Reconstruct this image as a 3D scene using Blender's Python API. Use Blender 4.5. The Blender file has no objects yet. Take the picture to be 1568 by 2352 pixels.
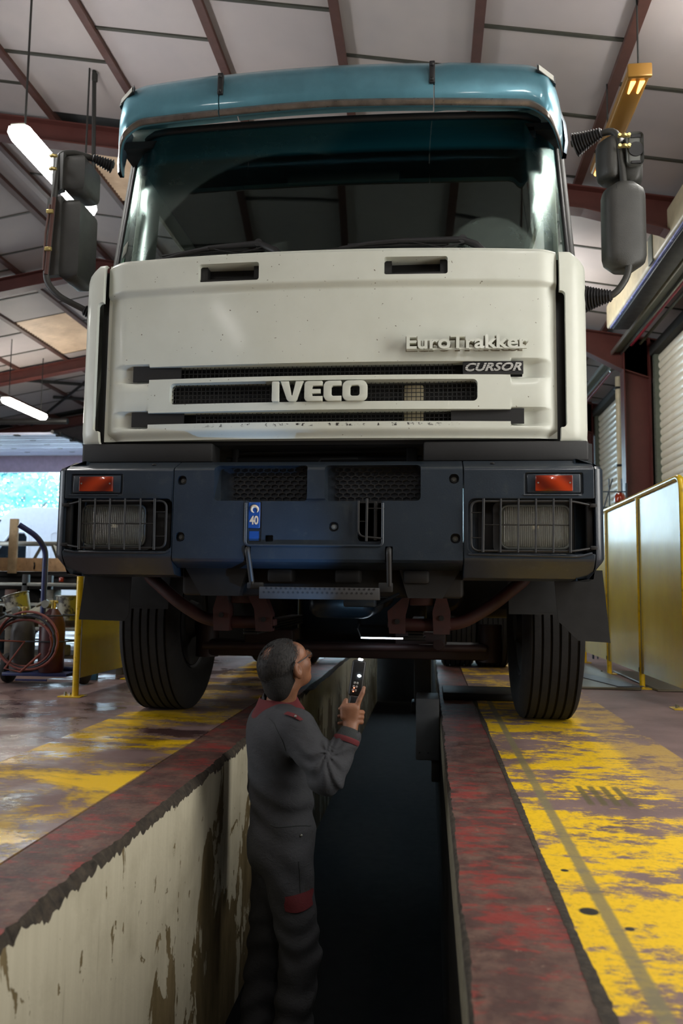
import bpy, bmesh, math, random
import numpy as np
from mathutils import Vector, Matrix, noise
random.seed(7)
PI = math.pi
scn = bpy.context.scene
COL = scn.collection

# ------------------------------------------------------------------ camera
cd = bpy.data.cameras.new('camera'); cam = bpy.data.objects.new('camera', cd); COL.objects.link(cam)
cd.sensor_fit = 'HORIZONTAL'; cd.sensor_width = 24.0; cd.lens = 24.0 * 1880 / 1568
yw, pt, rl = math.radians(6.1), math.radians(5.5), math.radians(0.7)
fwd = Vector((-math.sin(yw) * math.cos(pt), math.cos(yw) * math.cos(pt), math.sin(pt)))
rgt = Vector((math.cos(yw), math.sin(yw), 0)); upv = rgt.cross(fwd)
r2 = rgt * math.cos(rl) + upv * math.sin(rl); u2 = -rgt * math.sin(rl) + upv * math.cos(rl)
cam.matrix_world = Matrix(((r2.x, u2.x, -fwd.x, 0), (r2.y, u2.y, -fwd.y, 0), (r2.z, u2.z, -fwd.z, .73), (0, 0, 0, 1)))
cd.clip_start = .05; cd.clip_end = 200
cd.dof.use_dof = True; cd.dof.focus_distance = 3.7; cd.dof.aperture_fstop = 3.2
scn.camera = cam

# ------------------------------------------------------------------ world, lights, exposure
w = bpy.data.worlds.new('world'); scn.world = w; w.use_nodes = True
bg = w.node_tree.nodes['Background']; bg.inputs[0].default_value = (.62, .84, 1.0, 1); bg.inputs[1].default_value = 9.0
scn.view_settings.view_transform = 'Standard'; scn.view_settings.look = 'None'
scn.view_settings.gamma = 1; scn.view_settings.exposure = 0.2; scn.view_settings.use_curve_mapping = False


def area(name, loc, aim, sx, sy, power, col):
    l = bpy.data.lights.new(name, 'AREA'); l.shape = 'RECTANGLE'; l.size = sx; l.size_y = sy; l.energy = power; l.color = col
    o = bpy.data.objects.new(name, l); COL.objects.link(o); o.location = loc
    o.rotation_euler = (Vector(aim) - Vector(loc)).to_track_quat('-Z', 'Y').to_euler()
    return o


# area lights added against solid side walls, standing in for daylight from doors
area('side_fill_right', (2.98, 2.3, 1.9), (0, 2.3, 1.7), 1.3, 3.4, 105, (1, .98, .93))
area('side_fill_left', (-13.4, 1.2, 2.0), (0, 2.4, 1.6), 6.0, 3.6, 380, (.86, .93, 1))

# ------------------------------------------------------------------ helpers


def lin(v):
    v /= 255.0
    return v / 12.92 if v <= .04045 else ((v + .055) / 1.055) ** 2.4


def C(r, g, b): return (lin(r), lin(g), lin(b), 1)


class NT:
    def __init__(s, name):
        s.m = bpy.data.materials.new(name); s.m.use_nodes = True; s.t = s.m.node_tree; s.n = s.t.nodes; s.l = s.t.links
        s.b = s.n['Principled BSDF']; s.out = s.n['Material Output']

    def node(s, ty, **k):
        n = s.n.new(ty)
        for a, v in k.items(): setattr(n, a, v)
        return n

    def link(s, a, b): s.l.new(a, b)

    def val(s, x, sock):
        if hasattr(x, 'is_output') or isinstance(x, bpy.types.NodeSocket): s.l.new(x, sock)
        else: sock.default_value = x

    def coord(s, kind='Object', scale=None, obj=None):
        t = s.node('ShaderNodeTexCoord')
        if obj: t.object = obj
        o = t.outputs[kind]
        if scale:
            mp = s.node('ShaderNodeMapping'); mp.inputs['Scale'].default_value = scale; s.link(o, mp.inputs[0]); o = mp.outputs[0]
        return o

    def noise(s, vec, scale, detail=5, rough=.6, dist=0):
        n = s.node('ShaderNodeTexNoise'); n.inputs['Scale'].default_value = scale; n.inputs['Detail'].default_value = detail
        n.inputs['Roughness'].default_value = rough; n.inputs['Distortion'].default_value = dist
        s.link(vec, n.inputs['Vector']); return n.outputs[0]

    def math(s, op, a, b=0.0, clamp=False):
        n = s.node('ShaderNodeMath', operation=op, use_clamp=clamp); s.val(a, n.inputs[0]); s.val(b, n.inputs[1]); return n.outputs[0]

    def step(s, x, lo, hi):
        n = s.node('ShaderNodeMapRange'); n.clamp = True; s.val(x, n.inputs[0]); n.inputs[1].default_value = lo; n.inputs[2].default_value = hi
        return n.outputs[0]

    def mix(s, f, a, b):
        n = s.node('ShaderNodeMix', data_type='RGBA'); s.val(f, n.inputs[0]); s.val(a, n.inputs[6]); s.val(b, n.inputs[7]); return n.outputs[2]

    def bump(s, h, strength=.3, dist=.01):
        n = s.node('ShaderNodeBump'); n.inputs['Strength'].default_value = strength; n.inputs['Distance'].default_value = dist
        s.link(h, n.inputs['Height']); s.link(n.outputs[0], s.b.inputs['Normal'])

    def set(s, col=None, rough=None, metal=None, **k):
        if col is not None: s.val(col, s.b.inputs['Base Color'])
        if rough is not None: s.val(rough, s.b.inputs['Roughness'])
        if metal is not None: s.val(metal, s.b.inputs['Metallic'])
        for a, v in k.items(): s.val(v, s.b.inputs[a.replace('_', ' ')])
        return s


def mat(name, col, rough=.5, metal=0, var=.12, vscale=9, bump=0, bscale=60, rvar=.1, coat=0, dirt=None):
    """plain surface with a little procedural unevenness of its own"""
    t = NT(name); co = t.coord()
    n = t.noise(co, vscale)
    dk = tuple(c * (1 - var * 1.6) for c in col[:3]) + (1,); lt = tuple(min(1, c * (1 + var)) for c in col[:3]) + (1,)
    c = t.mix(t.step(n, .3, .7), dk, lt)
    if dirt:
        d = t.step(t.noise(co, vscale * 2.3, 8, .7), .55, .72); c = t.mix(d, c, dirt)
    r = t.math('ADD', t.math('MULTIPLY', t.noise(co, vscale * 1.7), rvar * 2), rough - rvar)
    t.set(c, r, metal)
    if coat: t.b.inputs['Coat Weight'].default_value = coat; t.b.inputs['Coat Roughness'].default_value = .08
    if bump: t.bump(t.noise(co, bscale, 4), bump, .004)
    return t.m


def emis(name, col, st):
    t = NT(name); t.set(col, .4); t.b.inputs['Emission Color'].default_value = col; t.b.inputs['Emission Strength'].default_value = st
    return t.m


# ---- geometry as (verts, faces)
def box(x0, x1, y0, y1, z0, z1):
    v = [(x, y, z) for z in (z0, z1) for y in (y0, y1) for x in (x0, x1)]
    return v, [(0, 2, 3, 1), (4, 5, 7, 6), (0, 1, 5, 4), (2, 6, 7, 3), (0, 4, 6, 2), (1, 3, 7, 5)]


def rbox(x0, x1, y0, y1, z0, z1, r=.01, seg=2, edges='all'):
    bm = bmesh.new(); v, f = box(x0, x1, y0, y1, z0, z1)
    vs = [bm.verts.new(p) for p in v]
    for q in f: bm.faces.new([vs[i] for i in q])
    es = []
    for e in bm.edges:
        d = (e.verts[0].co - e.verts[1].co)
        ax = max(range(3), key=lambda i: abs(d[i]))
        if edges == 'all' or 'xyz'[ax] in edges: es.append(e)
    bmesh.ops.bevel(bm, geom=es, offset=r, segments=seg, profile=.5, affect='EDGES')
    bm.verts.index_update()
    out = [tuple(p.co) for p in bm.verts], [tuple(x.index for x in q.verts) for q in bm.faces]
    bm.free(); return out


def frame_of(d):
    d = Vector(d).normalized(); a = Vector((0, 0, 1)) if abs(d.z) < .9 else Vector((1, 0, 0))
    u = a.cross(d).normalized(); return u, d.cross(u)


def tube(path, r, n=10, cap=True, closed=False):
    P = [Vector(p) for p in path]; N = len(P); rr = r if isinstance(r, (list, tuple)) else [r] * N
    v = []; f = []; u = None
    for i, p in enumerate(P):
        a = P[(i - 1) % N] if (i > 0 or closed) else p; b = P[(i + 1) % N] if (i < N - 1 or closed) else p
        d = (b - a).normalized()
        if u is None: u, w_ = frame_of(d)
        u = (u - d * u.dot(d)).normalized(); w_ = d.cross(u)
        for k in range(n):
            t = 2 * PI * k / n; v.append(tuple(p + (u * math.cos(t) + w_ * math.sin(t)) * rr[i]))
    for i in range(N if closed else N - 1):
        j = (i + 1) % N
        for k in range(n): f.append((i * n + k, i * n + (k + 1) % n, j * n + (k + 1) % n, j * n + k))
    if cap and not closed: f.append(tuple(range(n - 1, -1, -1))); f.append(tuple((N - 1) * n + k for k in range(n)))
    return v, f


def cyl(p0, p1, r, n=16): return tube([p0, p1], r, n)


def arcpath(pts, rad, seg=5):
    """polyline with rounded corners"""
    P = [Vector(p) for p in pts]; out = [P[0]]
    for i in range(1, len(P) - 1):
        a, b, c = P[i - 1], P[i], P[i + 1]; r = min(rad, (a - b).length * .45, (c - b).length * .45)
        s = b + (a - b).normalized() * r; e = b + (c - b).normalized() * r
        for k in range(seg + 1):
            t = k / seg; out.append(s * (1 - t) ** 2 + b * 2 * t * (1 - t) + e * t * t)
    out.append(P[-1]); return out


def lathe(prof, c=(0, 0, 0), axis='z', n=32, a0=0, a1=2 * PI):
    """prof: list of (radius, height)"""
    v = []; f = []; full = abs(a1 - a0 - 2 * PI) < 1e-6; m = n if full else n + 1; k = len(prof)
    for i in range(m):
        t = a0 + (a1 - a0) * i / n; ct, st = math.cos(t), math.sin(t)
        for r, h in prof:
            p = {'z': (r * ct, r * st, h), 'x': (h, r * ct, r * st), 'y': (r * st, h, r * ct)}[axis]
            v.append((p[0] + c[0], p[1] + c[1], p[2] + c[2]))
    for i in range(n):
        j = (i + 1) % m
        for q in range(k - 1): f.append((i * k + q, j * k + q, j * k + q + 1, i * k + q + 1))
    return v, f


def prism(poly, a0, a1, axis='x'):
    """poly in the two other axes (for x: (y,z); y: (x,z); z: (x,y))"""
    n = len(poly); mk = {'x': lambda p, a: (a, p[0], p[1]), 'y': lambda p, a: (p[0], a, p[1]), 'z': lambda p, a: (p[0], p[1], a)}[axis]
    v = [mk(p, a0) for p in poly] + [mk(p, a1) for p in poly]
    f = [tuple(range(n - 1, -1, -1)), tuple(range(n, 2 * n))] + [(i, (i + 1) % n, n + (i + 1) % n, n + i) for i in range(n)]
    return v, f


def grid(rows, closed_u=False):
    n = len(rows[0]); v = [tuple(p) for r in rows for p in r]; f = []
    for i in range(len(rows) - 1):
        for j in range(n - 1 + (1 if closed_u else 0)):
            k = (j + 1) % n; f.append((i * n + j, i * n + k, (i + 1) * n + k, (i + 1) * n + j))
    return v, f


def ball(c, r, n=16, m=10, sc=(1, 1, 1)):
    rows = []
    for i in range(m + 1):
        t = PI * i / m; rows.append([(c[0] + r * sc[0] * math.sin(t) * math.cos(2 * PI * k / n), c[1] + r * sc[1] * math.sin(t) * math.sin(2 * PI * k / n), c[2] + r * sc[2] * math.cos(t)) for k in range(n)])
    return grid(rows, True)


def rrect(x0, x1, z0, z1, r, seg=5):
    pts = []
    for cx, cz, a in ((x1 - r, z0 + r, -PI / 2), (x1 - r, z1 - r, 0), (x0 + r, z1 - r, PI / 2), (x0 + r, z0 + r, PI)):
        for k in range(seg + 1):
            t = a + PI / 2 * k / seg; pts.append((cx + r * math.cos(t), cz + r * math.sin(t)))
    return pts


def xf(g, M): return [tuple(M @ Vector(p)) for p in g[0]], g[1]


def mv(g, x=0, y=0, z=0): return [(p[0] + x, p[1] + y, p[2] + z) for p in g[0]], g[1]


def mesh(name, geos, mats, smooth=40, fixn=True):
    """geos: list of (verts, faces) or ((verts, faces), material index)"""
    V = []; F = []; MI = []
    for g in geos:
        mi = 0
        if isinstance(g[1], int): g, mi = g
        o = len(V); V += g[0]
        for q in g[1]: F.append(tuple(i + o for i in q)); MI.append(mi)
    me = bpy.data.meshes.new(name); me.from_pydata([tuple(p) for p in V], [], F)
    for m in (mats if isinstance(mats, (list, tuple)) else [mats]): me.materials.append(m)
    if any(MI): me.polygons.foreach_set('material_index', MI)
    if fixn:
        bm = bmesh.new(); bm.from_mesh(me); bmesh.ops.remove_doubles(bm, verts=bm.verts, dist=1e-5)
        bmesh.ops.recalc_face_normals(bm, faces=bm.faces); bm.to_mesh(me); bm.free()
    if smooth:
        me.shade_smooth(); me.set_sharp_from_angle(angle=math.radians(smooth))
    return me


def obj(name, geos, mats, parent=None, smooth=40, loc=None, fixn=True, label=None):
    if isinstance(geos, tuple): geos = [geos]
    o = bpy.data.objects.new(name, geos if isinstance(geos, bpy.types.Mesh) else mesh(name, geos, mats, smooth, fixn))
    COL.objects.link(o)
    if parent: o.parent = parent
    if loc: o.location = loc
    if label: o['label'] = label
    return o


def tag(o, label=None, cat=None, group=None, kind=None):
    if label: o['label'] = label
    if cat: o['category'] = cat
    if group: o['group'] = group
    if kind: o['kind'] = kind
    return o


def thing(name, label, cat, loc=(0, 0, 0), rz=0, group=None):
    o = bpy.data.objects.new(name, None); COL.objects.link(o); o.location = loc; o.rotation_euler = (0, 0, rz); o.empty_display_size = .1
    return tag(o, label, cat, group)


def struct(name, geos, mats, smooth=40, **k):
    return tag(obj(name, geos, mats, smooth=smooth, **k), kind='structure')


def instance(src, name, parent=None, loc=None, rot=None):
    o = bpy.data.objects.new(name, src.data if hasattr(src, 'data') else src); COL.objects.link(o)
    if parent: o.parent = parent
    if loc: o.location = loc
    if rot: o.rotation_euler = rot
    return o


def copy_tree(o, parent=None):
    c = o.copy(); COL.objects.link(c); c.parent = parent
    for ch in [x for x in COL.objects if x.parent == o]: copy_tree(ch, c)
    return c


def cut(o, cutters, bevel=0, seg=2, ang=35):
    """boolean difference, then optional bevel; everything applied"""
    cm = mesh('cutter', cutters, [], smooth=0); co = bpy.data.objects.new('cutter', cm); COL.objects.link(co)
    co.parent = o.parent
    m = o.modifiers.new('b', 'BOOLEAN'); m.operation = 'DIFFERENCE'; m.solver = 'EXACT'; m.object = co; m.use_self = True
    if bevel:
        b = o.modifiers.new('v', 'BEVEL'); b.width = bevel; b.segments = seg; b.limit_method = 'ANGLE'; b.angle_limit = math.radians(ang); b.use_clamp_overlap = True
    bpy.context.view_layer.update()
    dg = bpy.context.evaluated_depsgraph_get()
    me = bpy.data.meshes.new_from_object(o.evaluated_get(dg)); o.modifiers.clear(); o.data = me
    me.shade_smooth(); me.set_sharp_from_angle(angle=math.radians(40))
    bpy.data.objects.remove(co)
    wn = o.modifiers.new('n', 'WEIGHTED_NORMAL'); wn.keep_sharp = True; wn.weight = 100
    return o


def text(s, size, depth, bold=.0, shear=0, spacing=1.0, bevel=.0):
    """the words as solid letters in the x-z plane facing -y, left-bottom at the origin; returns (verts, faces, width)"""
    cu = bpy.data.curves.new('t', 'FONT'); cu.body = s; cu.size = size; cu.extrude = depth / 2; cu.offset = bold; cu.shear = shear; cu.space_character = spacing
    cu.resolution_u = 4; cu.bevel_depth = bevel
    o = bpy.data.objects.new('t', cu); COL.objects.link(o); bpy.context.view_layer.update()
    me = bpy.data.meshes.new_from_object(o.evaluated_get(bpy.context.evaluated_depsgraph_get()))
    v = [(p.co.x, -p.co.z, p.co.y) for p in me.vertices]; f = [tuple(q.vertices) for q in me.polygons]
    bpy.data.objects.remove(o)
    x0 = min(p[0] for p in v); x1 = max(p[0] for p in v); z0 = min(p[2] for p in v); z1 = max(p[2] for p in v)
    return [(p[0] - x0, p[1], p[2] - z0) for p in v], f, x1 - x0, z1 - z0


def fit(t, w_, h_): return [(p[0] * w_ / t[2], p[1], p[2] * h_ / t[3]) for p in t[0]], t[1]


# ================================================================== materials
M = {}
M['rafter'] = mat('red_oxide_steel', C(92, 48, 42), .5, var=.15, vscale=3)
M['purlin'] = mat('brown_steel', C(84, 55, 48), .5)
M['backing'] = mat('dark_backing', C(44, 44, 42), .8)
M['column'] = mat('dark_red_steel', C(84, 38, 33), .45, vscale=4)
M['black'] = mat('black_plastic', C(30, 30, 31), .5, bump=.1)
M['dark'] = mat('dark_steel', C(38, 38, 38), .5, metal=.3)
M['soot'] = mat('sooty_metal', C(24, 23, 22), .7)
M['grey'] = mat('grey_steel', C(110, 112, 108), .45, metal=.3)
M['galv'] = mat('galvanised', C(150, 152, 145), .35, metal=.7)
M['cream'] = mat('cream_paint', C(196, 184, 152), .4)
M['guide'] = mat('guide_strip', C(92, 98, 86), .5)
M['pinkpipe'] = mat('magenta_red_pipe', C(165, 50, 72), .35)
M['bluew'] = mat('pale_blue_metal', C(120, 132, 200), .25, metal=.3)
M['cladding'] = mat('grey_cladding', C(96, 92, 94), .6)
M['rubber'] = mat('tyre_rubber', C(27, 27, 27), .75, bump=.25, bscale=90)
M['yellow'] = mat('yellow_paint', C(226, 186, 22), .3, coat=.4, dirt=C(150, 118, 20))


def m_ceiling():
    t = NT('ceiling_board'); co = t.coord(); oi = t.node('ShaderNodeObjectInfo')
    c = t.mix(t.step(t.noise(co, 1.3, 3), .3, .7), C(168, 162, 161), C(184, 176, 173))
    c = t.mix(t.math('MULTIPLY', oi.outputs['Random'], .35), c, C(172, 164, 170))
    t.set(c, .55); t.bump(t.noise(co, 220, 2), .15, .002); return t.m


M['ceiling'] = m_ceiling()


def m_slat():
    t = NT('shutter_slat_paint'); co = t.coord()
    c = t.mix(t.step(t.noise(co, 3, 6), .35, .7), C(226, 218, 196), C(240, 236, 220))
    t.set(c, .28); t.b.inputs['Coat Weight'].default_value = .3; return t.m


M['slat'] = m_slat()


def m_floor():
    t = NT('painted_workshop_floor'); co = t.coord(); sp = t.node('ShaderNodeSeparateXYZ'); t.link(co, sp.inputs[0]); X, Y = sp.outputs[0], sp.outputs[1]
    L_ = t.coord(scale=(1, .28, 1))          # wear drawn out along the wheel tracks
    W_ = t.coord(scale=(.55, 1, 1))
    fine = t.noise(co, 55, 6, .7)
    base = t.mix(t.step(t.noise(co, 2.4, 6), .3, .7), C(98, 78, 76), C(140, 114, 110))
    base = t.mix(t.math('MULTIPLY', t.step(fine, .45, .75), .45), base, C(150, 130, 124))
    jx = t.math('ADD', X, t.math('MULTIPLY', t.math('SUBTRACT', fine, .5), .012))

    def band(a, b, soft=.004):
        return t.math('MULTIPLY', t.step(jx, a - soft, a + soft), t.step(jx, b + soft, b - soft))
    ye = t.step(Y, 8.6, 8.5)
    # right lane
    big = t.noise(W_, 1.9, 7, .62); med = t.noise(W_, 9, 8, .75)
    gr_ = t.noise(t.coord(scale=(.6, 1, 1)), 34, 6, .8)
    worn = t.math('ADD', t.math('MULTIPLY', big, .50), t.math('ADD', t.math('MULTIPLY', med, .40), t.math('MULTIPLY', gr_, .24)))
    keepR = t.step(worn, .600, .560)
    rl_ = t.math('MULTIPLY', band(.315, 1.13), keepR)
    pale = t.mix(t.step(t.math('ADD', X, t.math('MULTIPLY', big, .1)), .90, .95), C(236, 192, 12), C(186, 152, 82))
    pale = t.mix(t.math('MULTIPLY', t.step(fine, .5, .68), .5), pale, C(170, 132, 40))
    c = t.mix(rl_, base, pale)
    # the old grey-green line through the lane, and the stencilled dashes
    st = t.math('MULTIPLY', band(.392, .425), t.step(Y, 6.3, 6.2)); c = t.mix(t.math('MULTIPLY', st, .85), c, C(124, 116, 84))
    for k in range(4):
        a = .555 + k * .045; dd = t.math('MULTIPLY', band(a, a + .024), t.math('MULTIPLY', t.step(Y, 2.99, 3.02), t.step(Y, 3.30, 3.28)))
        c = t.mix(t.math('MULTIPLY', dd, .85), c, C(92, 84, 50))
    # left lane
    bl = t.noise(W_, 2.3, 8, .66, .4)
    keepL = t.step(t.math('ADD', t.math('MULTIPLY', bl, .6), t.math('ADD', t.math('MULTIPLY', med, .36), t.math('MULTIPLY', gr_, .20))), .61, .565)
    ll = t.math('MULTIPLY', band(-1.78, -1.128), keepL)
    yl = t.mix(t.step(bl, .4, .52), C(232, 188, 20), C(176, 140, 40))
    c = t.mix(ll, c, yl)
    # oil soaked patches
    oil = t.noise(t.coord(scale=(.7, 1, 1)), 1.35, 6, .62); om = t.math('MULTIPLY', t.step(oil, .53, .6), t.step(X, -.8, -1.1))
    c = t.mix(t.math('MULTIPLY', om, .8), c, C(58, 32, 34))
    oim = t.step(t.noise(co, 2.6, 7, .7), .62, .68); c = t.mix(t.math('MULTIPLY', oim, .5), c, C(78, 52, 48))
    sx = t.math('ADD', t.math('MULTIPLY', t.math('SUBTRACT', X, .4), 1.0), 0)
    for (hx, hy, hr) in ((.37, 2.02, .026), (.36, 2.30, .012), (.44, 1.93, .012), (.72, 2.3, .01)):   # drill holes filled with dirt
        vm = t.node('ShaderNodeVectorMath', operation='DISTANCE'); t.link(co, vm.inputs[0]); vm.inputs[1].default_value = (hx, hy, 0)
        c = t.mix(t.step(vm.outputs['Value'], hr, hr * .75), c, C(34, 30, 24))
    wet = t.math('MULTIPLY', t.step(t.noise(t.coord(scale=(.8, 1, 1)), 1.7, 5, .6), .44, .58), t.step(X, -.9, -1.15))
    wet = t.math('MAXIMUM', wet, om)
    rough = t.math('SUBTRACT', t.math('ADD', .62, t.math('MULTIPLY', t.math('SUBTRACT', fine, .5), .3)), t.math('MULTIPLY', wet, .47))
    t.set(c, rough)
    hgt = t.math('ADD', t.math('MULTIPLY', fine, .6), t.math('MULTIPLY', t.math('ADD', rl_, ll), .4)); t.bump(hgt, .35, .004)
    return t.m


M['floor'] = m_floor()


def m_curb():
    t = NT('red_painted_curb'); co = t.coord(); W_ = t.coord(scale=(.35, 1, 1))
    n1 = t.noise(W_, 7, 8, .72); n2 = t.noise(co, 3, 6); fine = t.noise(co, 70, 4)
    c = t.mix(t.step(n2, .3, .7), C(64, 42, 38), C(92, 66, 60))
    c = t.mix(t.step(t.noise(co, 9, 8, .75), .45, .62), c, C(112, 86, 74))
    fl_ = t.noise(W_, 30, 8, .78)
    red = t.step(t.math('ADD', t.math('MULTIPLY', fl_, .55), t.math('ADD', t.math('MULTIPLY', n1, .32), t.math('MULTIPLY', n2, .3))), .600, .645)
    c = t.mix(t.math('MULTIPLY', red, .7), c, C(148, 44, 38))
    c = t.mix(t.step(t.noise(co, 24, 6, .75), .64, .7), c, C(168, 140, 120))
    c = t.mix(t.step(t.noise(co, 5, 6, .75), .6, .68), c, C(50, 40, 36))
    t.set(c, t.math('ADD', .38, t.math('MULTIPLY', fine, .3))); t.bump(t.noise(co, 60, 6, .7), .4, .006); return t.m


M['curb'] = m_curb()
M['chip'] = mat('broken_concrete', C(58, 50, 40), .9, var=.4, vscale=40, bump=.9, bscale=70, dirt=C(30, 26, 22))


def m_pitwall():
    t = NT('peeling_pit_wall'); co = t.coord(); S = t.coord(scale=(1, 1, .28)); sp = t.node('ShaderNodeSeparateXYZ'); t.link(co, sp.inputs[0]); Y, Z = sp.outputs[1], sp.outputs[2]
    streak = t.noise(t.coord(scale=(1, 1, .06)), 26, 6, .7)
    c = t.mix(t.step(streak, .3, .7), C(184, 176, 152), C(198, 190, 166))
    c = t.mix(t.math('MULTIPLY', t.step(t.noise(co, 3.5, 6), .5, .7), .35), c, C(128, 118, 92))
    zone = t.math('MULTIPLY', t.step(Y, 1.3, 3.2), t.step(Z, .0, -.7))
    p = t.math('ADD', t.noise(t.coord(scale=(1, 1, .55)), 5.0, 9, .62, .6), t.math('MULTIPLY', zone, .20))
    peel = t.step(p, .640, .645)
    sm = t.step(t.noise(t.coord(scale=(1, 1, .35)), 17, 4, .55), .70, .71)
    peel = t.math('MAXIMUM', peel, sm)
    under = t.mix(t.step(t.noise(S, 14, 7), .35, .65), C(98, 84, 54), C(128, 112, 80))
    sp2 = t.step(t.noise(t.coord(scale=(1, 1, .5)), 30, 3, .45), .715, .725); peel = t.math('MAXIMUM', peel, sp2)
    c = t.mix(peel, c, under)
    drip = t.step(t.noise(t.coord(scale=(1, 1, .035)), 34, 3, .5), .66, .72); c = t.mix(t.math('MULTIPLY', drip, .3), c, C(96, 84, 58))
    c = t.mix(t.step(t.noise(co, 42, 3), .74, .76), c, C(58, 48, 34))
    t.set(c, .62); h = t.math('SUBTRACT', t.math('MULTIPLY', t.noise(co, 45, 6), .25), peel); t.bump(h, .6, .006); return t.m


M['pitwall'] = m_pitwall()
M['piledge'] = mat('weathered_concrete_lip', C(112, 106, 88), .8, var=.3, vscale=30, bump=.6, bscale=60)
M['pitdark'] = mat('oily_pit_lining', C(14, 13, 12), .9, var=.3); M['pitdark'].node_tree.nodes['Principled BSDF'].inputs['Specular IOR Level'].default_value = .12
M['plate'] = None


def m_plate():
    t = NT('chequer_plate'); co = t.coord(); b = t.node('ShaderNodeTexBrick'); t.link(t.coord(scale=(26, 26, 26)), b.inputs[0]); b.inputs['Mortar Size'].default_value = .12
    c = t.mix(t.noise(co, 6), C(120, 112, 92), C(92, 86, 72)); t.set(c, .4, .4); t.bump(b.outputs['Fac'], .8, .006); return t.m


M['plate'] = m_plate()

# ================================================================== floor and pit
PX0, PX1, PD = -.885, .072, -1.17
floor = struct('floor', [box(-14, -1.128, -8.2, 19, -.25, 0), box(.312, 3.1, -8.2, 19, -.25, 0),
                         box(-1.128, .312, -8.2, -2.2, -.25, 0), box(-1.128, .312, 14.5, 19, -.25, 0)], M['floor'], smooth=0)


def curb(side):
    """one long edge of the pit: red top with a crumbling arris"""
    rows = []; mats_ = []
    for i in range(0, 1101):
        y = -2.2 + i * 16.7 / 1100 if i > 1100 else None
    ys = list(np.arange(-2.2, .8, .25)) + list(np.arange(.8, 6.0, .011)) + list(np.arange(6.0, 14.6, .2))
    outer = -1.125 if side < 0 else .308
    inner = PX0 if side < 0 else PX1
    s = 1 if side < 0 else -1
    for y in ys:
        a = noise.noise((y * 9, side * 3, 0)); b = noise.noise((y * 31, side * 5, 4)); c_ = noise.noise((y * 3.1, 7, side)); d_ = noise.noise((y * 75, 2, side * 9))
        k = max(0, .022 + .018 * c_ + .012 * a + .007 * b + .004 * d_) * (1 if side < 0 else .45)
        k2 = max(.004, .026 + .03 * noise.noise((y * 7, 9, side)) + .018 * b + .012 * d_) * (1 if side < 0 else .4)
        rows.append([(outer, y, -.06), (outer, y, -.004), (outer + s * .006, y, 0), (inner - s * (k + .03), y, .0), (inner - s * k, y, -.0015),
                     (inner - s * k * .55, y, -k2 * .45 - .004 * b), (inner - s * .003, y, -k2), (inner, y, -k2 - .005), (inner, y, -.17), (inner, y, PD)])
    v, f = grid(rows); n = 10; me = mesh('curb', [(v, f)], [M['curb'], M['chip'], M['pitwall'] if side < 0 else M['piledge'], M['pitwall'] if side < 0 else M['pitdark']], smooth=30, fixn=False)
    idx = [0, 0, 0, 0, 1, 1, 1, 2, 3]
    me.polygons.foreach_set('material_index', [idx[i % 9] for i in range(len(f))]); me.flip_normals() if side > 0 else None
    return me


wl = struct('wall_pit_left', curb(-1), None); wr = struct('wall_pit_right', curb(1), None)
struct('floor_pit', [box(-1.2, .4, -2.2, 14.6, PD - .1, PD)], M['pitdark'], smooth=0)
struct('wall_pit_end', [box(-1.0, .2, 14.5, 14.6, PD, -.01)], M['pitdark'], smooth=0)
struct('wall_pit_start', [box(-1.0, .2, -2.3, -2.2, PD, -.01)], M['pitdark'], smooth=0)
# crumbling joint between the curb and the right-hand lane
jr = []
for i in range(420):
    y = .8 + i * .0125; k = .004 + .012 * max(0, noise.noise((y * 2.2, 1, 1)) + .25) + .004 * noise.noise((y * 40, 0, 3))
    jr.append([(.306 - k * .8, y, .0012), (.310, y, .0035 * noise.noise((y * 60, 0, 1)) + .002), (.314 + k, y, .0012)])
tag(obj('floor_joint', [grid(jr)], M['chip'], smooth=0), kind='structure')

# ================================================================== roof
h0, SL, XR = 4.0, .175, -4.84
ZR = .73 + h0 - SL * XR


def zc(x): return ZR - SL * abs(x - XR)


def slab(x0, x1, y0, y1, d0, d1):
    """a piece following the roof slope, from d0 to d1 above the board plane"""
    v = [(x, y, zc(x) + d) for d in (d0, d1) for y in (y0, y1) for x in (x0, x1)]
    return v, box(0, 1, 0, 1, 0, 1)[1]


ceil = struct('ceiling', [slab(XR, 3.3, -8.3, 19.1, .05, .12), slab(-14.2, XR, -8.3, 19.1, .05, .12)], M['backing'], smooth=0)
skyl = [(-7.03, 12.9, 14.75), (-3.70, 7.75, 9.1)]
M['strip'] = mat('dark_joint_strip', C(66, 66, 58), .55)


def skylit(xa, xb, y): return any(abs(xa - .05 - sx) < .6 and sy0 - .3 < y < sy1 - .2 for sx, sy0, sy1 in skyl)


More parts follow.
